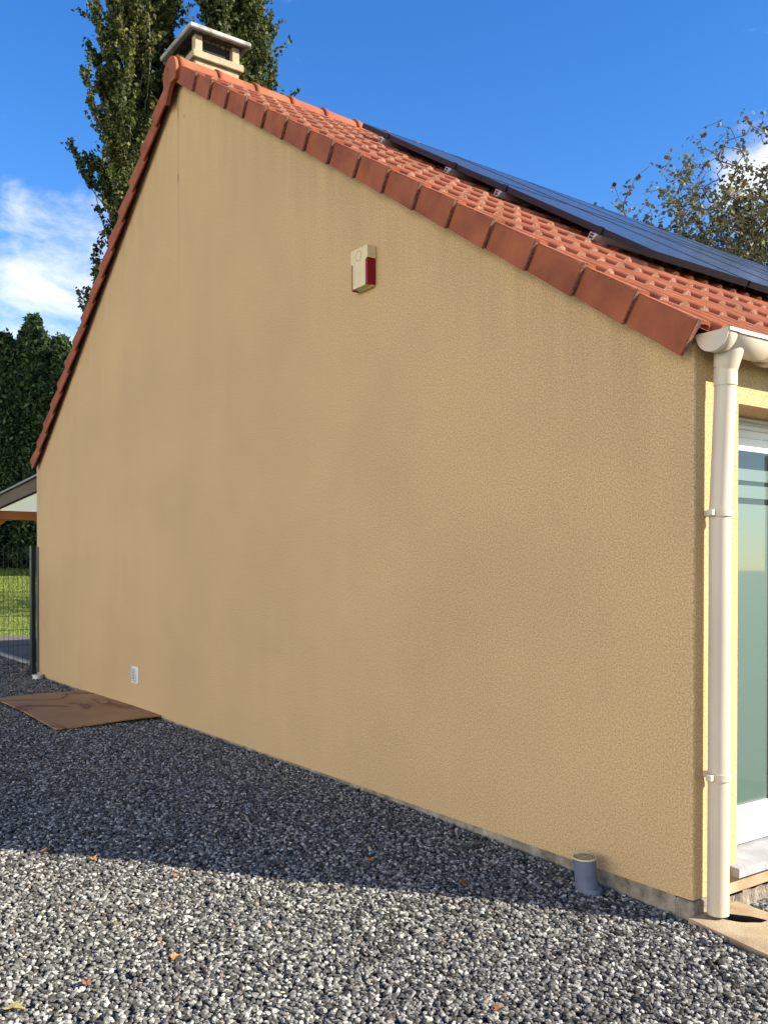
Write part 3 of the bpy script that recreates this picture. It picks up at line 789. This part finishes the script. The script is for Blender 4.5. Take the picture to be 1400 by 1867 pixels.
# ---- concrete slab with the drain hole at the pipe foot
slab = thing('drain_slab', (8.95, .1, .03), 'sand coloured concrete slab with a drain hole under the cream downpipe', 'slab')
def slab_mesh():
    quad = [(8.555, -.035), (9.5, -.19), (9.5, .24), (8.556, .272)]
    hc = (8.675, .125); a_, b_, rot = .085, .038, R(38)
    n = 40; inner = []; outer = []
    for i in range(n):
        th = 2 * math.pi * i / n
        ex, ey = a_ * math.cos(th), b_ * math.sin(th)
        dx, dy = ex * math.cos(rot) - ey * math.sin(rot), ex * math.sin(rot) + ey * math.cos(rot)
        w = 1 + .06 * math.sin(th * 3 + 1) + .04 * math.sin(th * 7)
        inner.append((hc[0] + dx * w, hc[1] + dy * w))
        best = None
        for k in range(4):
            (x1, y1), (x2, y2) = quad[k], quad[(k + 1) % 4]
            rx, ry = x2 - x1, y2 - y1; den = dx * ry - dy * rx
            if abs(den) < 1e-9: continue
            s_ = ((x1 - hc[0]) * ry - (y1 - hc[1]) * rx) / den; u = ((x1 - hc[0]) * dy - (y1 - hc[1]) * dx) / den
            if s_ > 0 and -1e-6 <= u <= 1.000001 and (best is None or s_ < best): best = s_
        outer.append((hc[0] + dx * best, hc[1] + dy * best))
    for q_ in quad:     # snap nearest outer vertex to each corner
        j = min(range(n), key=lambda j: (outer[j][0] - q_[0]) ** 2 + (outer[j][1] - q_[1]) ** 2); outer[j] = q_
    zt, m = .100, MB()
    v = [(x, y, zt) for x, y in outer] + [(x, y, zt) for x, y in inner] + [(x, y, .0) for x, y in outer] + [(x, y, -.2) for x, y in inner]
    f = []
    for i in range(n):
        j = (i + 1) % n
        f += [(i, j, n + j, n + i), (i, 2 * n + i, 2 * n + j, j)]
    m.add(v, f); o = m.build('slab', 'slab_concrete', slab); fix_normals(o)
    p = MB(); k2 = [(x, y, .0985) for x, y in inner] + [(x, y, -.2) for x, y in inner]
    p.add(k2, [(i, (i + 1) % n, n + (i + 1) % n, n + i) for i in range(n)] + [tuple(range(n, 2 * n))]); p.build('drain_pit', 'dark_pit', slab)  # pit lined near black to paint in the shade of the hole
slab_mesh()

# ------------------------------------------------------------------ things on and by the gable
al = thing('alarm_box', (6.335, 0, 3.03), 'cream burglar alarm siren with red side lenses fixed high on the gable wall', 'alarm siren')
m = MB()
prof = [(6.2515, 3.200), (6.2515, 3.275), (6.4205, 3.275), (6.4205, 3.205), (6.3990, 3.196), (6.3990, 3.052), (6.272, 3.052), (6.272, 3.193), (6.2515, 3.200)][:-1]
m.prism([(x, -.062, z) for x, z in prof], (0, .058, 0)); o = m.build('cover', 'alarm_cream', al); fix_normals(o)
m = MB(); m.bbox((6.262, -.028, 3.046), (6.410, -.001, 3.27), .003); m.build('back_plate', 'alarm_cream', al)
m = MB(); m.prism([(6.3995, -.058, 3.056), (6.4185, -.058, 3.056), (6.4185, -.058, 3.2045), (6.3995, -.058, 3.1955)], (0, .052, 0)); o = m.build('lens', 'alarm_red', al); fix_normals(o)
m = MB(); m.prism([(6.2545, -.058, 3.046), (6.2715, -.058, 3.046), (6.2715, -.058, 3.1925), (6.2545, -.058, 3.198)], (0, .052, 0)); o = m.build('lens', 'alarm_red', al); fix_normals(o)
m = MB()
rr0 = 0.030; vs = []; n = 28
for r_ in (rr0, rr0 - .0028):
    for j in range(n): a = 2 * math.pi * j / n; vs.append((6.330 + r_ * math.cos(a), -.0628, 3.232 + r_ * math.sin(a)))
m.add(vs, [(j, (j + 1) % n, n + (j + 1) % n, n + j) for j in range(n)])
def strip(pts, w, y):
    for (x0, z0), (x1, z1) in zip(pts[:-1], pts[1:]):
        d = Vector((x1 - x0, 0, z1 - z0)).normalized(); nx, nz_ = -d.z * w, d.x * w
        m.add([(x0 + nx, y, z0 + nz_), (x1 + nx, y, z1 + nz_), (x1 - nx, y, z1 - nz_), (x0 - nx, y, z0 - nz_)], [(0, 1, 2, 3)])
strip([(6.278, 3.273), (6.278, 3.208), (6.290, 3.196), (6.290, 3.085), (6.300, 3.072)], .0009, -.0626)
m.build('groove', 'groove_dark', al)
mk = MB(); mk.tube([(6.4206, -.030, 3.225), (6.4215, -.030, 3.225)], .0028, 8); mk.build('screw', 'groove_dark', al)

vt = thing('vent_grille', (2.565, 0, .385), 'small white plastic air vent low on the gable wall', 'air vent')
m = MB(); m.bbox((2.480, -.010, .385), (2.650, .0015, .542), .003); m.build('frame', 'white_pvc', vt)
m = MB(); n = 40; cx_, cz_, r_ = 2.558, .463, .066
vs = [(cx_, -.0235, cz_)] + [(cx_ + r_ * .9 * math.cos(2 * math.pi * j / n), -.0230, cz_ + r_ * .9 * math.sin(2 * math.pi * j / n)) for j in range(n)] \
    + [(cx_ + r_ * math.cos(2 * math.pi * j / n), -.0102, cz_ + r_ * math.sin(2 * math.pi * j / n)) for j in range(n)]
m.add(vs, [(0, 1 + j, 1 + (j + 1) % n) for j in range(n)] + [(1 + j, 1 + n + j, 1 + n + (j + 1) % n, 1 + (j + 1) % n) for j in range(n)])
o = m.build('cowl', 'white_pvc', vt); fix_normals(o)
m = MB(); sl_ = MB()
for k in range(8):
    z = .412 + k * .0142; hw = math.sqrt(max(0, (.056) ** 2 - (z - cz_) ** 2))
    m.box((cx_ - hw, -.0245, z), (cx_ + hw * .75, -.0232, z + .0055)); 
    sl_.hexa([(cx_ - hw, -.030, z + .0058), (cx_ + hw * .75, -.030, z + .0058), (cx_ + hw * .75, -.0232, z + .010), (cx_ - hw, -.0232, z + .010),
              (cx_ - hw, -.030, z + .0075), (cx_ + hw * .75, -.030, z + .0075), (cx_ + hw * .75, -.0232, z + .013), (cx_ - hw, -.0232, z + .013)])
m.build('opening', 'groove_dark', vt); sl_.build('slats', 'white_pvc', vt)

ps = thing('vent_pipe', (8.1, -.1, .08), 'grey plastic pipe stub with a round cream grated cap by the gable wall', 'pipe stub')
m = MB(); bx_, by_, tx_, ty_ = 8.108, -.100, 8.094, -.106
m.tube([(bx_, by_, .05), (bx_ * .4 + tx_ * .6, by_, .14), (tx_, ty_, .222)], [.0485, .0475, .0465], 32); m.build('pipe', 'grey_pvc', ps)
m = MB(); m.tube([(bx_ + .022, by_ + .004, .06), (bx_ + .021, by_ + .004, .108)], .040, 24); m.build('collar', 'grey_pvc', ps)
m = MB(); m.tube([(tx_, ty_, .2222), (tx_, ty_, .2285)], .0475, 32)
cap = m.build('cap', 'alarm_cream', ps)
m = MB()
for r_ in (.012, .022, .032, .040):
    n = 36
    for j in range(n):
        if j % 9 == 0: continue
        a, b = 2 * math.pi * j / n, 2 * math.pi * (j + 1) / n
        m.add([(tx_ + q_ * math.cos(t_), ty_ + q_ * math.sin(t_), .2291) for q_, t_ in ((r_, a), (r_, b), (r_ + .0035, b), (r_ + .0035, a))], [(0, 1, 2, 3)])
m.build('slots', 'groove_dark', cap)

# board lying against the wall
bd = MB()
def board():
    P = [(1.10, -.90, .150), (3.24, -.905, .158), (3.19, -.004, .170), (1.05, -.004, .166)]
    n1, n2 = 16, 8; v = []
    for lay in (0, 1):
        for i in range(n1 + 1):
            for j in range(n2 + 1):
                u, w = i / n1, j / n2
                p = [(P[0][k] * (1 - u) + P[1][k] * u) * (1 - w) + (P[3][k] * (1 - u) + P[2][k] * u) * w for k in range(3)]
                z = p[2] + .010 * math.sin(u * 3.1) * (1 - w) + .006 * math.sin(w * 5 + u * 4)
                v.append((p[0], p[1], z - lay * .009))
    k = n2 + 1; o = (n1 + 1) * k; f = []
    for i in range(n1):
        for j in range(n2):
            a = i * k + j; f += [(a, a + k, a + k + 1, a + 1), (o + a, o + a + 1, o + a + k + 1, o + a + k)]
    for i in range(n1):
        a, b = i * k, i * k + n2; f += [(a, o + a, o + a + k, a + k), (b, b + k, o + b + k, o + b)]
    for j in range(n2):
        a, b = j, n1 * k + j; f += [(a, a + 1, o + a + 1, o + a), (b, o + b, o + b + 1, b + 1)]
    bd.add(v, f)
    o = bd.build('brown_board', 'brown_sheet'); fix_normals(o)
    tag(o, 'large flat rusty brown board lying on the gravel against the gable wall', 'board')
board()

# ------------------------------------------------------------------ solar panels on the rails
T0, PL, PW, PY0, NT_, NB_ = 1.245, 1.640, .845, 1.0, .217, .181
def panel(row, col):
    t0 = T0 + row * (PL + .015); y0 = PY0 + col * (PW + .018)
    rn = ('upper', 'lower')[row]; cn = ('first', 'second', 'third', 'fourth', 'fifth', 'sixth', 'seventh', 'eighth')[col]
    base = Vector(rp(t0 + PL / 2, NB_, y0 + PW / 2))
    r = thing('solar_panel', base, 'black solar panel in the %s row on the tiled roof, %s column from the gable' % (rn, cn), 'solar panel', 'solar panels on the roof')
    def bx(m, ta, tb, ya, yb, na, nb_):
        m.hexa([rp(ta, na, ya), rp(tb, na, ya), rp(tb, na, yb), rp(ta, na, yb), rp(ta, nb_, ya), rp(tb, nb_, ya), rp(tb, nb_, yb), rp(ta, nb_, yb)])
    f = MB(); w = .011
    bx(f, t0, t0 + PL, y0, y0 + w, NB_, NT_); bx(f, t0, t0 + PL, y0 + PW - w, y0 + PW, NB_, NT_)
    bx(f, t0, t0 + w, y0 + w + .0002, y0 + PW - w - .0002, NB_, NT_ ); bx(f, t0 + PL - w, t0 + PL, y0 + w + .0002, y0 + PW - w - .0002, NB_, NT_)
    o = f.build('frame', 'panel_frame', r); fix_normals(o)
    gl = MB(); bx(gl, t0 + w + .0003, t0 + PL - w - .0003, y0 + w + .0003, y0 + PW - w - .0003, NT_ - .008, NT_ - .002)
    o = gl.build('glass', 'solar_glass', r); fix_normals(o)
for row in (0, 1):
    for col in range(7): panel(row, col)
for k, (t_, nm) in enumerate(((1.645, 'topmost'), (2.57, 'second highest'), (3.165, 'third highest'), (4.10, 'lowest'))):
    b = rp(t_, .15, .95)
    r = thing('mounting_rail', b, 'aluminium rail carrying the solar panels, %s of the four, its end showing past them' % nm, 'rail', 'mounting rails under the solar panels')
    m = MB()
    ya, yb = .945, PY0 + 7 * (PW + .018)
    def bx(m, ta, tb, na, nb_, ya=ya, yb=yb):
        m.hexa([rp(ta, na, ya), rp(tb, na, ya), rp(tb, na, yb), rp(ta, na, yb), rp(ta, nb_, ya), rp(tb, nb_, ya), rp(tb, nb_, yb), rp(ta, nb_, yb)])
    bx(m, t_ - .020, t_ - .016, .142, .178); bx(m, t_ + .016, t_ + .020, .142, .178); bx(m, t_ - .016, t_ + .016, .142, .146)
    bx(m, t_ - .016, t_ - .005, .174, .178); bx(m, t_ + .005, t_ + .016, .174, .178); bx(m, t_ - .016, t_ + .016, .158, .161)
    o = m.build('rail', 'aluminium', r); fix_normals(o)
    m = MB(); bx(m, t_ - .018, t_ + .018, .1782, .182, .975, .998); bx(m, t_ - .018, t_ + .018, .182, .2185, .992, .9985); bx(m, t_ - .018, t_ + .018, .2185, .2215, .992, 1.010)
    o = m.build('end_clamp', 'panel_frame', r); fix_normals(o)
    for yh in (1.5, 2.7, 3.9, 5.1):
        m = MB(); bx(m, t_ - .055, t_ - .049, .11, .17, yh, yh + .03); bx(m, t_ - .055, t_ - .0203, .150, .155, yh + .0001, yh + .0299)
        o = m.build('roof_hook', 'aluminium', r); fix_normals(o)

# ------------------------------------------------------------------ fence, canopy at the back corner
fn = thing('mesh_fence', (-.83, -1.3, .15), 'black welded wire mesh fence with square post at the far corner of the gable', 'fence')
m = MB()
FXx = -.83
def wire(p, q, r_=.0028): m.tube([p, q], r_, 6, caps=False)
folds = ((.966, .866), (.29, .19), (1.66, 1.60))
yv = -.10
while yv > -2.55:
    pts = [(FXx, yv, .16), (FXx, yv, .19), (FXx - .025, yv, .24), (FXx, yv, .29), (FXx, yv, .866), (FXx - .025, yv, .916), (FXx, yv, .966), (FXx, yv, 1.70)]
    m.tube(pts, .0026, 5, caps=False)
    yv -= .0535
for z in (.19, .29, .512, .70, .866, .966, 1.157, 1.358, 1.55, 1.68): wire((FXx, -.06, z), (FXx, -2.56, z))
for z in (.24, .916): wire((FXx - .025, -.06, z), (FXx - .025, -2.56, z))
m.build('wire_panel', 'black_paint', fn)
for y in (-.060, -2.62):
    m = MB(); m.bbox((-.875, y, .08), (-.795, y + .055, 1.715), .004); m.build('post', 'black_paint', fn)
m = MB(); m.bbox((-.755, -.012, .19), (-.675, -.0005, 1.70), .002)
tag(m.build('wall_strip', 'bracket_grey'), 'dull grey metal strip fixed upright on the gable beside the black fence post', 'metal strip')
m = MB(); m.tube([(-.47, -.075, .10), (-.47, -.075, .172)], .055, 20)
m.tube([(-.47, -.075, .1722), (-.47, -.075, .186)], [.062, .062], 20)
tag(m.build('plastic_cap', 'white_pvc'), 'small white plastic cap at the foot of the wall beside the black fence post', 'cap')

def rock(x, y, z, r_, seed, label):
    rs = np.random.default_rng(seed)
    import bmesh
    b = bmesh.new(); bmesh.ops.create_icosphere(b, subdivisions=2, radius=r_)
    ax_ = rs.normal(size=(6, 3))
    for v in b.verts:
        d = v.co.normalized(); s_ = 1 + .12 * sum(math.sin(3 * d.dot(Vector(a))) for a in ax_) / 2
        v.co = Vector((v.co.x * s_ * 1.2, v.co.y * s_, v.co.z * s_ * .7)) + Vector((x, y, z))
    me = bpy.data.meshes.new('rubble_stone'); b.to_mesh(me); b.free(); me.materials.append(MATS['rock_brown'])
    o = bpy.data.objects.new('rubble_stone', me); C.objects.link(o)
    tag(o, label, 'stone', 'brown stones by the fence')
for k, (x, y, r_, lb) in enumerate(((-1.0, -.10, .06, 'brown stone nearest the foot of the black fence post'), (-1.25, -.02, .07, 'round brown stone just behind the fence'),
        (-.95, -.22, .05, 'small brown stone in front of the other fence stones'), (-1.6, .10, .07, 'brown stone furthest back, against the kerb end'), (-1.45, .02, .05, 'little brown stone between two larger ones behind the fence'))):
    rock(x, y, gz(x, y) + .01, r_, k + 3, lb)

cn = thing('canopy', (-2.2, 1.5, .13), 'timber lean-to canopy with a translucent roof behind the house corner', 'canopy')
def beam(m, a, b, w, h_):        # rectangular beam from a to b, w wide, h_ tall (top edge on the line)
    a, b = Vector(a), Vector(b); d = (b - a).normalized(); s_ = d.cross(Vector((0, 0, 1))).normalized() * w / 2; u = Vector((0, 0, -h_))
    m.hexa([a - s_ + u, b - s_ + u, b + s_ + u, a + s_ + u, a - s_, b - s_, b + s_, a + s_])
CXb = -3.45
m = MB(); beam(m, (W0 - .01, .175, 2.62), (CXb - .35, .175, 2.462), .06, .165); o = m.build('rafter', 'timber_brown', cn); fix_normals(o)
m = MB(); beam(m, (W0 - .01, .155, 2.647), (CXb - .35, .155, 2.489), .10, .025); o = m.build('edge_flashing', 'canopy_edge', cn); fix_normals(o)
for y in (1.2, 2.3, 3.4):
    m = MB(); beam(m, (W0 - .01, y, 2.60), (CXb - .35, y, 2.442), .06, .12); o = m.build('rafter', 'timber_orange', cn); fix_normals(o)
m = MB(); m.bbox((CXb - .04, -.62, 2.152), (CXb + .04, 5.6, 2.284), .005); m.build('wall_plate', 'timber_orange', cn)
m = MB(); m.hexa([(CXb - .35, .21, 2.290), (W0 - .01, .21, 2.452), (W0 - .01, 5.6, 2.452), (CXb - .35, 5.6, 2.290),
                  (CXb - .35, .21, 2.298), (W0 - .01, .21, 2.460), (W0 - .01, 5.6, 2.460), (CXb - .35, 5.6, 2.298)])
o = m.build('roof_sheet', 'canopy_sheet', cn); fix_normals(o)
for y in (-.55, 5.4):
    m = MB(); m.bbox((CXb - .045, y, .1), (CXb + .045, y + .09, 2.1515), .005); m.build('post', 'timber_orange', cn)
m = MB(); m.hexa([(CXb - .03, -.46, 1.52), (CXb + .03, -.46, 1.52), (CXb + .03, -.46, 1.65), (CXb - .03, -.46, 1.65),
                  (CXb - .03, .28, 2.151), (CXb + .03, .28, 2.151), (CXb + .03, .15, 2.151), (CXb - .03, .15, 2.151)])
o = m.build('brace', 'timber_orange', cn); fix_normals(o)
# ------------------------------------------------------------------ fallen leaves
LEAVES = [(6.399, -1.841, 'orange', 'orange fallen leaf right on the shadow edge at the far left'),
          (6.643, -1.697, 'orange', 'bright orange curled leaf on the sunlit gravel just past the shadow edge'),
          (7.058, -1.47, 'brown', 'tan fallen leaf near the shadow edge in the middle of the left gravel'),
          (7.414, -1.869, 'yellow', 'small yellow leaf on the sunlit gravel below the orange ones'),
          (7.819, -1.796, 'orange', 'orange leaf lowest of the sunlit leaves near the middle of the gravel'),
          (4.131, -1.307, 'brown', 'brown leaf in the shade in front of the rusty board'),
          (4.50, -1.101, 'orange', 'dull orange leaf in the shade just right of the board corner'),
          (7.87, -2.33, 'yellow', 'large pale yellow green leaf in the bottom left corner of the gravel'),
          (7.329, -.666, 'orange', 'ochre leaf in the shade midway between the wall and the sunlit gravel'),
          (7.800, -.516, 'brown', 'reddish brown leaf in the shade nearest the grey pipe stub'),
          (6.881, -.10, 'yellow', 'ochre leaf lying against the foot of the gable wall'),
          (8.684, -1.124, 'brown', 'rust brown leaf on the sunlit gravel at the bottom middle'),
          (7.835, -2.10, 'brown', 'dark red brown leaf on the sunlit gravel near the bottom left corner')]
for k, (x, y, c_, lb) in enumerate(LEAVES):
    s_ = .022 if k != 7 else .034
    a = k * 1.7; m = MB(); pts = []
    outl = [(0, -1.1), (.28, -.55), (.75, -.5), (.55, -.1), (.9, .25), (.4, .35), (0, 1.15), (-.4, .4), (-.85, .3), (-.5, -.05), (-.7, -.45), (-.25, -.5)]
    z0 = float(gz(x, y)) + .020
    top = [(x + s_ * (u * math.cos(a) - v * math.sin(a)), y + s_ * (u * math.sin(a) + v * math.cos(a)), z0 + s_ * .45 * abs(u) + .004 * math.sin(v * 3)) for u, v in outl]
    n = len(top); v = [(x, y, z0 + .001)] + top + [(x, y, z0)] + [(p[0], p[1], p[2] - .0008) for p in top]
    m.add(v, [(0, 1 + j, 1 + (j + 1) % n) for j in range(n)] + [(n + 1, n + 2 + (j + 1) % n, n + 2 + j) for j in range(n)])
    tag(m.build('fallen_leaf', 'leaf_' + c_), lb, 'leaf', 'fallen leaves on the gravel')

# ------------------------------------------------------------------ trees
def quads(P, size, stretch=1.0, spread=None, upbias=0.0, rs=rng):
    """leaf quads (slightly folded kites) at points P"""
    n = len(P)
    d = rs.normal(size=(n, 3)); d[:, 2] += upbias; d /= np.linalg.norm(d, axis=1)[:, None]
    e = rs.normal(size=(n, 3)); e -= (e * d).sum(1)[:, None] * d; e /= np.linalg.norm(e, axis=1)[:, None]
    s = size * (0.6 + 0.8 * rs.random(n))[:, None]
    v = np.empty((n, 4, 3))
    v[:, 0] = P - d * s * .5 * stretch; v[:, 1] = P + e * s * .42 + d * s * .05; v[:, 2] = P + d * s * .55 * stretch; v[:, 3] = P - e * s * .42 + d * s * .05
    return v.reshape(-1, 3)

class Wood:
    """tapered limbs as 5-sided tubes gathered fast"""
    def __init__(s): s.mb = MB()
    def limb(s, pts, r0, r1, n=5):
        k = len(pts); s.mb.tube(pts, [r0 + (r1 - r0) * i / (k - 1) for i in range(k)], n, caps=False)

def poplar(x, y, Ht, Rm, seed, label, zvis, nleaf):
    rs = np.random.default_rng(seed)
    t = thing('poplar_tree', (x, y, 0.3), label, 'tree', 'tall poplars behind the house')
    w = Wood(); trunk_pts = [(x + .15 * math.sin(z * .4 + seed), y + .15 * math.cos(z * .33), z) for z in np.linspace(0, Ht * .97, 14)]
    w.limb(trunk_pts, .30, .03, 8)
    tr = w.mb.build('trunk', 'bark_pale', t)
    w2 = Wood(); pts_all = []; wt = []
    nb = 230
    for i in range(nb):
        u = (i + rs.random()) / nb; z0 = 2.0 + (Ht - 3.0) * u ** .9
        a = rs.random() * 2 * math.pi
        env = Rm * (math.sin(math.pi * min(1, (z0 / Ht) ** .75)) ** .55) * (.55 + .6 * rs.random())
        Lb = (1.8 + 2.6 * rs.random()) * (1.1 - .5 * u)
        pts = []
        wob = rs.normal(size=2) * .12
        for k in range(7):
            s_ = k / 6
            rad = env * (1 - (1 - s_) ** 1.8) * (.96 + .04 * s_)
            pts.append((x + math.cos(a + wob[0] * s_) * rad + wob[1] * s_ * .5, y + math.sin(a + wob[0] * s_) * rad, z0 + Lb * (s_ ** 1.15)))
        w2.limb(pts, .035, .006, 4)
        P = np.array(pts)
        m_ = int(nleaf / nb * (.6 + .8 * rs.random()))
        # little upright twigs along the limb
        ntw = 16
        ss = .12 + .88 * rs.random(ntw); idx = ss * 6; i0 = np.minimum(idx.astype(int), 5); fr = idx - i0
        base = P[i0] * (1 - fr)[:, None] + P[i0 + 1] * fr[:, None]
        td = rs.normal(size=(ntw, 3)) * .42; td[:, 2] = .75 + .5 * rs.random(ntw); tl = .35 + .55 * rs.random(ntw)
        sel = rs.integers(0, ntw, m_); q = rs.random(m_)
        pos = base[sel] + td[sel] * (tl[sel] * q)[:, None] + rs.normal(size=(m_, 3)) * .045
        pts_all.append(pos)
    w2.mb.build('branches', 'bark_pale', t)
    P = np.concatenate(pts_all)
    v = quads(P, .115, 1.05, rs=rs); n = len(P)
    zz = (P[:, 2] / Ht)
    rnd = np.clip(rs.random(n) * .75 + .25 * np.sin(P[:, 2] * 1.3 + P[:, 0] * 2.0) * .5 + .12 * (zz > .55), 0, 1)
    np_mesh('crown', v, np.arange(n * 4), 4, 'poplar_leaf', t, attr=rnd)
poplar(-18.49, 7.87, 25.5, 1.75, 5, 'tall dense poplar rising left of the chimney', 9, 170000)
poplar(-16.8, 10.45, 23.5, 1.6, 9, 'tall poplar rising right behind the chimney', 9, 150000)

def sparse_tree(x, y, z_, zc, rh, rv, seed, label, ntip=2700):
    """limbs grown outwards to points spread through a rounded, broken crown"""
    rs = np.random.default_rng(seed)
    t = thing('deciduous_tree', (x, y, .2), label, 'tree')
    trunk = MB(); trunk.tube([(x, y, z_), (x + .1, y, z_ + 1.5), (x, y + .1, z_ + 3.0)], [.26, .20, .17], 9, caps=False)
    trunk.build('trunk', 'bark', t)
    # target points, denser towards the shell, in bunches
    u = rs.normal(size=(ntip, 3)); u /= np.linalg.norm(u, axis=1)[:, None]
    bunch = 1 + .16 * np.sin(5 * u[:, 0] + 2) + .14 * np.sin(6 * u[:, 1] + 1) + .12 * np.sin(7 * u[:, 2])
    r_ = (rs.random(ntip) ** .45) * bunch
    T = np.stack([x + u[:, 0] * r_ * rh, y + u[:, 1] * r_ * rh, zc + u[:, 2] * r_ * rv], -1)
    T = T[T[:, 2] > z_ + 3.4]
    o = np.array([x, y + .1, z_ + 3.0]); T = T[np.argsort(np.linalg.norm(T - o, axis=1))]
    nodes = [o]; par = [-1]; first = []
    for k in range(7):
        a = k * 2.4; e = np.array([x + math.cos(a) * .5 * rh * (.4 + .1 * k), y + math.sin(a) * .5 * rh * (.4 + .1 * k), z_ + 3.0 + (zc - z_ - 2.6) * (.75 + .12 * math.sin(k * 3))])
        pv_ = 0
        for q in (.25, .5, .75, 1.0):
            nodes.append(o + (e - o) * q + rs.normal(size=3) * .06 * np.array([1, 1, .2]) + np.array([0, 0, -.25 * math.sin(q * 3.14)])); par.append(pv_); pv_ = len(nodes) - 1
    NN = np.array(nodes)
    tips = []
    for p in T:
        d = NN - p; dist = np.sqrt((d ** 2).sum(1)) + .35 * np.maximum(0, NN[:, 2] - p[2] + .1)
        b = int(np.argmin(dist)); a0 = NN[b]; Ln = np.linalg.norm(p - a0); m_ = max(1, int(Ln / .28)); pv_ = b; new = []
        for q in range(1, m_ + 1):
            f_ = q / m_; new.append(a0 + (p - a0) * f_ + np.array([0, 0, .12 * Ln * math.sin(f_ * 3.14) * -.6]) + rs.normal(size=3) * .022)
            nodes.append(new[-1]); par.append(pv_); pv_ = len(nodes) - 1
        NN = np.vstack([NN, np.array(new)]); tips.append(pv_)
    cnt = np.zeros(len(nodes)); 
    for k in tips: cnt[k] += 1
    for k in range(len(nodes) - 1, 0, -1): cnt[par[k]] += cnt[k]
    rad = .0055 * np.maximum(cnt, 1) ** .42
    kids = [[] for _ in nodes]
    for k in range(1, len(nodes)): kids[par[k]].append(k)
    w = MB(); stack_ = [(0, c) for c in kids[0]]
    while stack_:
        a, b = stack_.pop(); pts = [nodes[a], nodes[b]]; rr_ = [min(rad[a], rad[b] * 1.15), rad[b]]
        while kids[b]:
            ks = sorted(kids[b], key=lambda c: -cnt[c])
            for c in ks[1:]: stack_.append((b, c))
            b = ks[0]; pts.append(nodes[b]); rr_.append(rad[b])
        w.tube([Vector(p) for p in pts], rr_, 5, caps=False)
    w.build('branches', 'bark', t)
    TP = np.array([nodes[k] for k in tips]); n = len(TP)
    sel = np.repeat(np.arange(n), rs.integers(2, 9, n)); P = TP[sel] + rs.normal(size=(len(sel), 3)) * .075
    v = quads(P, .098, .95, rs=rs)
    np_mesh('crown', v, np.arange(len(P) * 4), 4, 'sparse_leaf', t, attr=rs.random(len(P)))
sparse_tree(-1.25, 14.75, 0.1, 7.9, 2.6, 2.7, 4, 'sparse half bare deciduous tree behind the far end of the solar panels')

def conifer(x, y, Ht, Rm, seed, label):
    rs = np.random.default_rng(seed)
    z0 = 1.4
    t = thing('conifer_tree', (x, y, z0), label, 'tree', 'conifers of the tall hedge')
    m = MB(); m.tube([(x, y, z0 - .5), (x, y, Ht * .5), (x + .05, y, Ht * .99)], [.16, .10, .012], 7, caps=False); m.build('trunk', 'bark', t)
    nb = 620; P = []
    for i in range(nb):
        u = rs.random() ** .8; zb = z0 + (Ht - z0) * u
        env = Rm * min(1.0, (1.02 - u) * 3.2) ** .75 * (.7 + .45 * rs.random()) * (1 + .05 * math.sin(zb * 2.2 + seed))
        a = rs.random() * 6.283
        # a drooping/ascending spray: leaves along it, tip outside
        mlen = int(130); q = rs.random(mlen) ** .55
        ang = a + (rs.random(mlen) - .5) * .5 * q
        rr_ = env * (.45 + .55 * q)
        pz = zb + .55 * q ** 1.5 - .05 + rs.normal(size=mlen) * .09
        P.append(np.stack([x + np.cos(ang) * rr_ + rs.normal(size=mlen) * .05, y + np.sin(ang) * rr_ + rs.normal(size=mlen) * .05, pz], -1))
    P.append(np.stack([x + rs.normal(size=200) * .05, y + rs.normal(size=200) * .05, Ht - .5 + rs.random(200) * .6], -1))
    P = np.concatenate(P); n = len(P)
    v = quads(P, .10, 1.8, upbias=.6, rs=rs)
    np_mesh('crown', v, np.arange(n * 4), 4, 'conifer_leaf', t, attr=rs.random(n))
CON = [(-24.0, 6.95, 9.5, 1.25, 'rounded dark conifer of the hedge nearest the sloping roof edge'),
       (-24.45, 6.1, 10.2, 1.0, 'pointed conifer with the highest tip in the hedge'),
       (-25.1, 5.2, 9.6, 1.2, 'dark conifer at the left frame edge, left of the pointed one'),
       (-25.8, 4.0, 9.7, 1.4, 'conifer at the outer end of the hedge, cut by the left frame edge'),
       (-23.6, 8.3, 9.0, 1.4, 'conifer of the hedge mostly hidden behind the house roof')]
for k, (x, y, ht, rm, lb) in enumerate(CON): conifer(x, y, ht, rm, 30 + k, lb)

def undergrowth():
    rs = np.random.default_rng(77); n = 26000
    y = -6 + rs.random(n) * 24; x = -25.8 + rs.normal(size=n) * .7
    z = 1.2 + rs.random(n) ** 1.2 * (2.2 + .8 * np.sin(y * 1.7) + .5 * np.sin(y * 4.1))
    v = quads(np.stack([x, y, z], -1), .2, 1.2, rs=rs)
    tag(np_mesh('undergrowth', v, np.arange(n * 4), 4, 'conifer_leaf', attr=rs.random(n)), 'dark undergrowth at the foot of the conifer hedge', None, kind='stuff')
undergrowth()
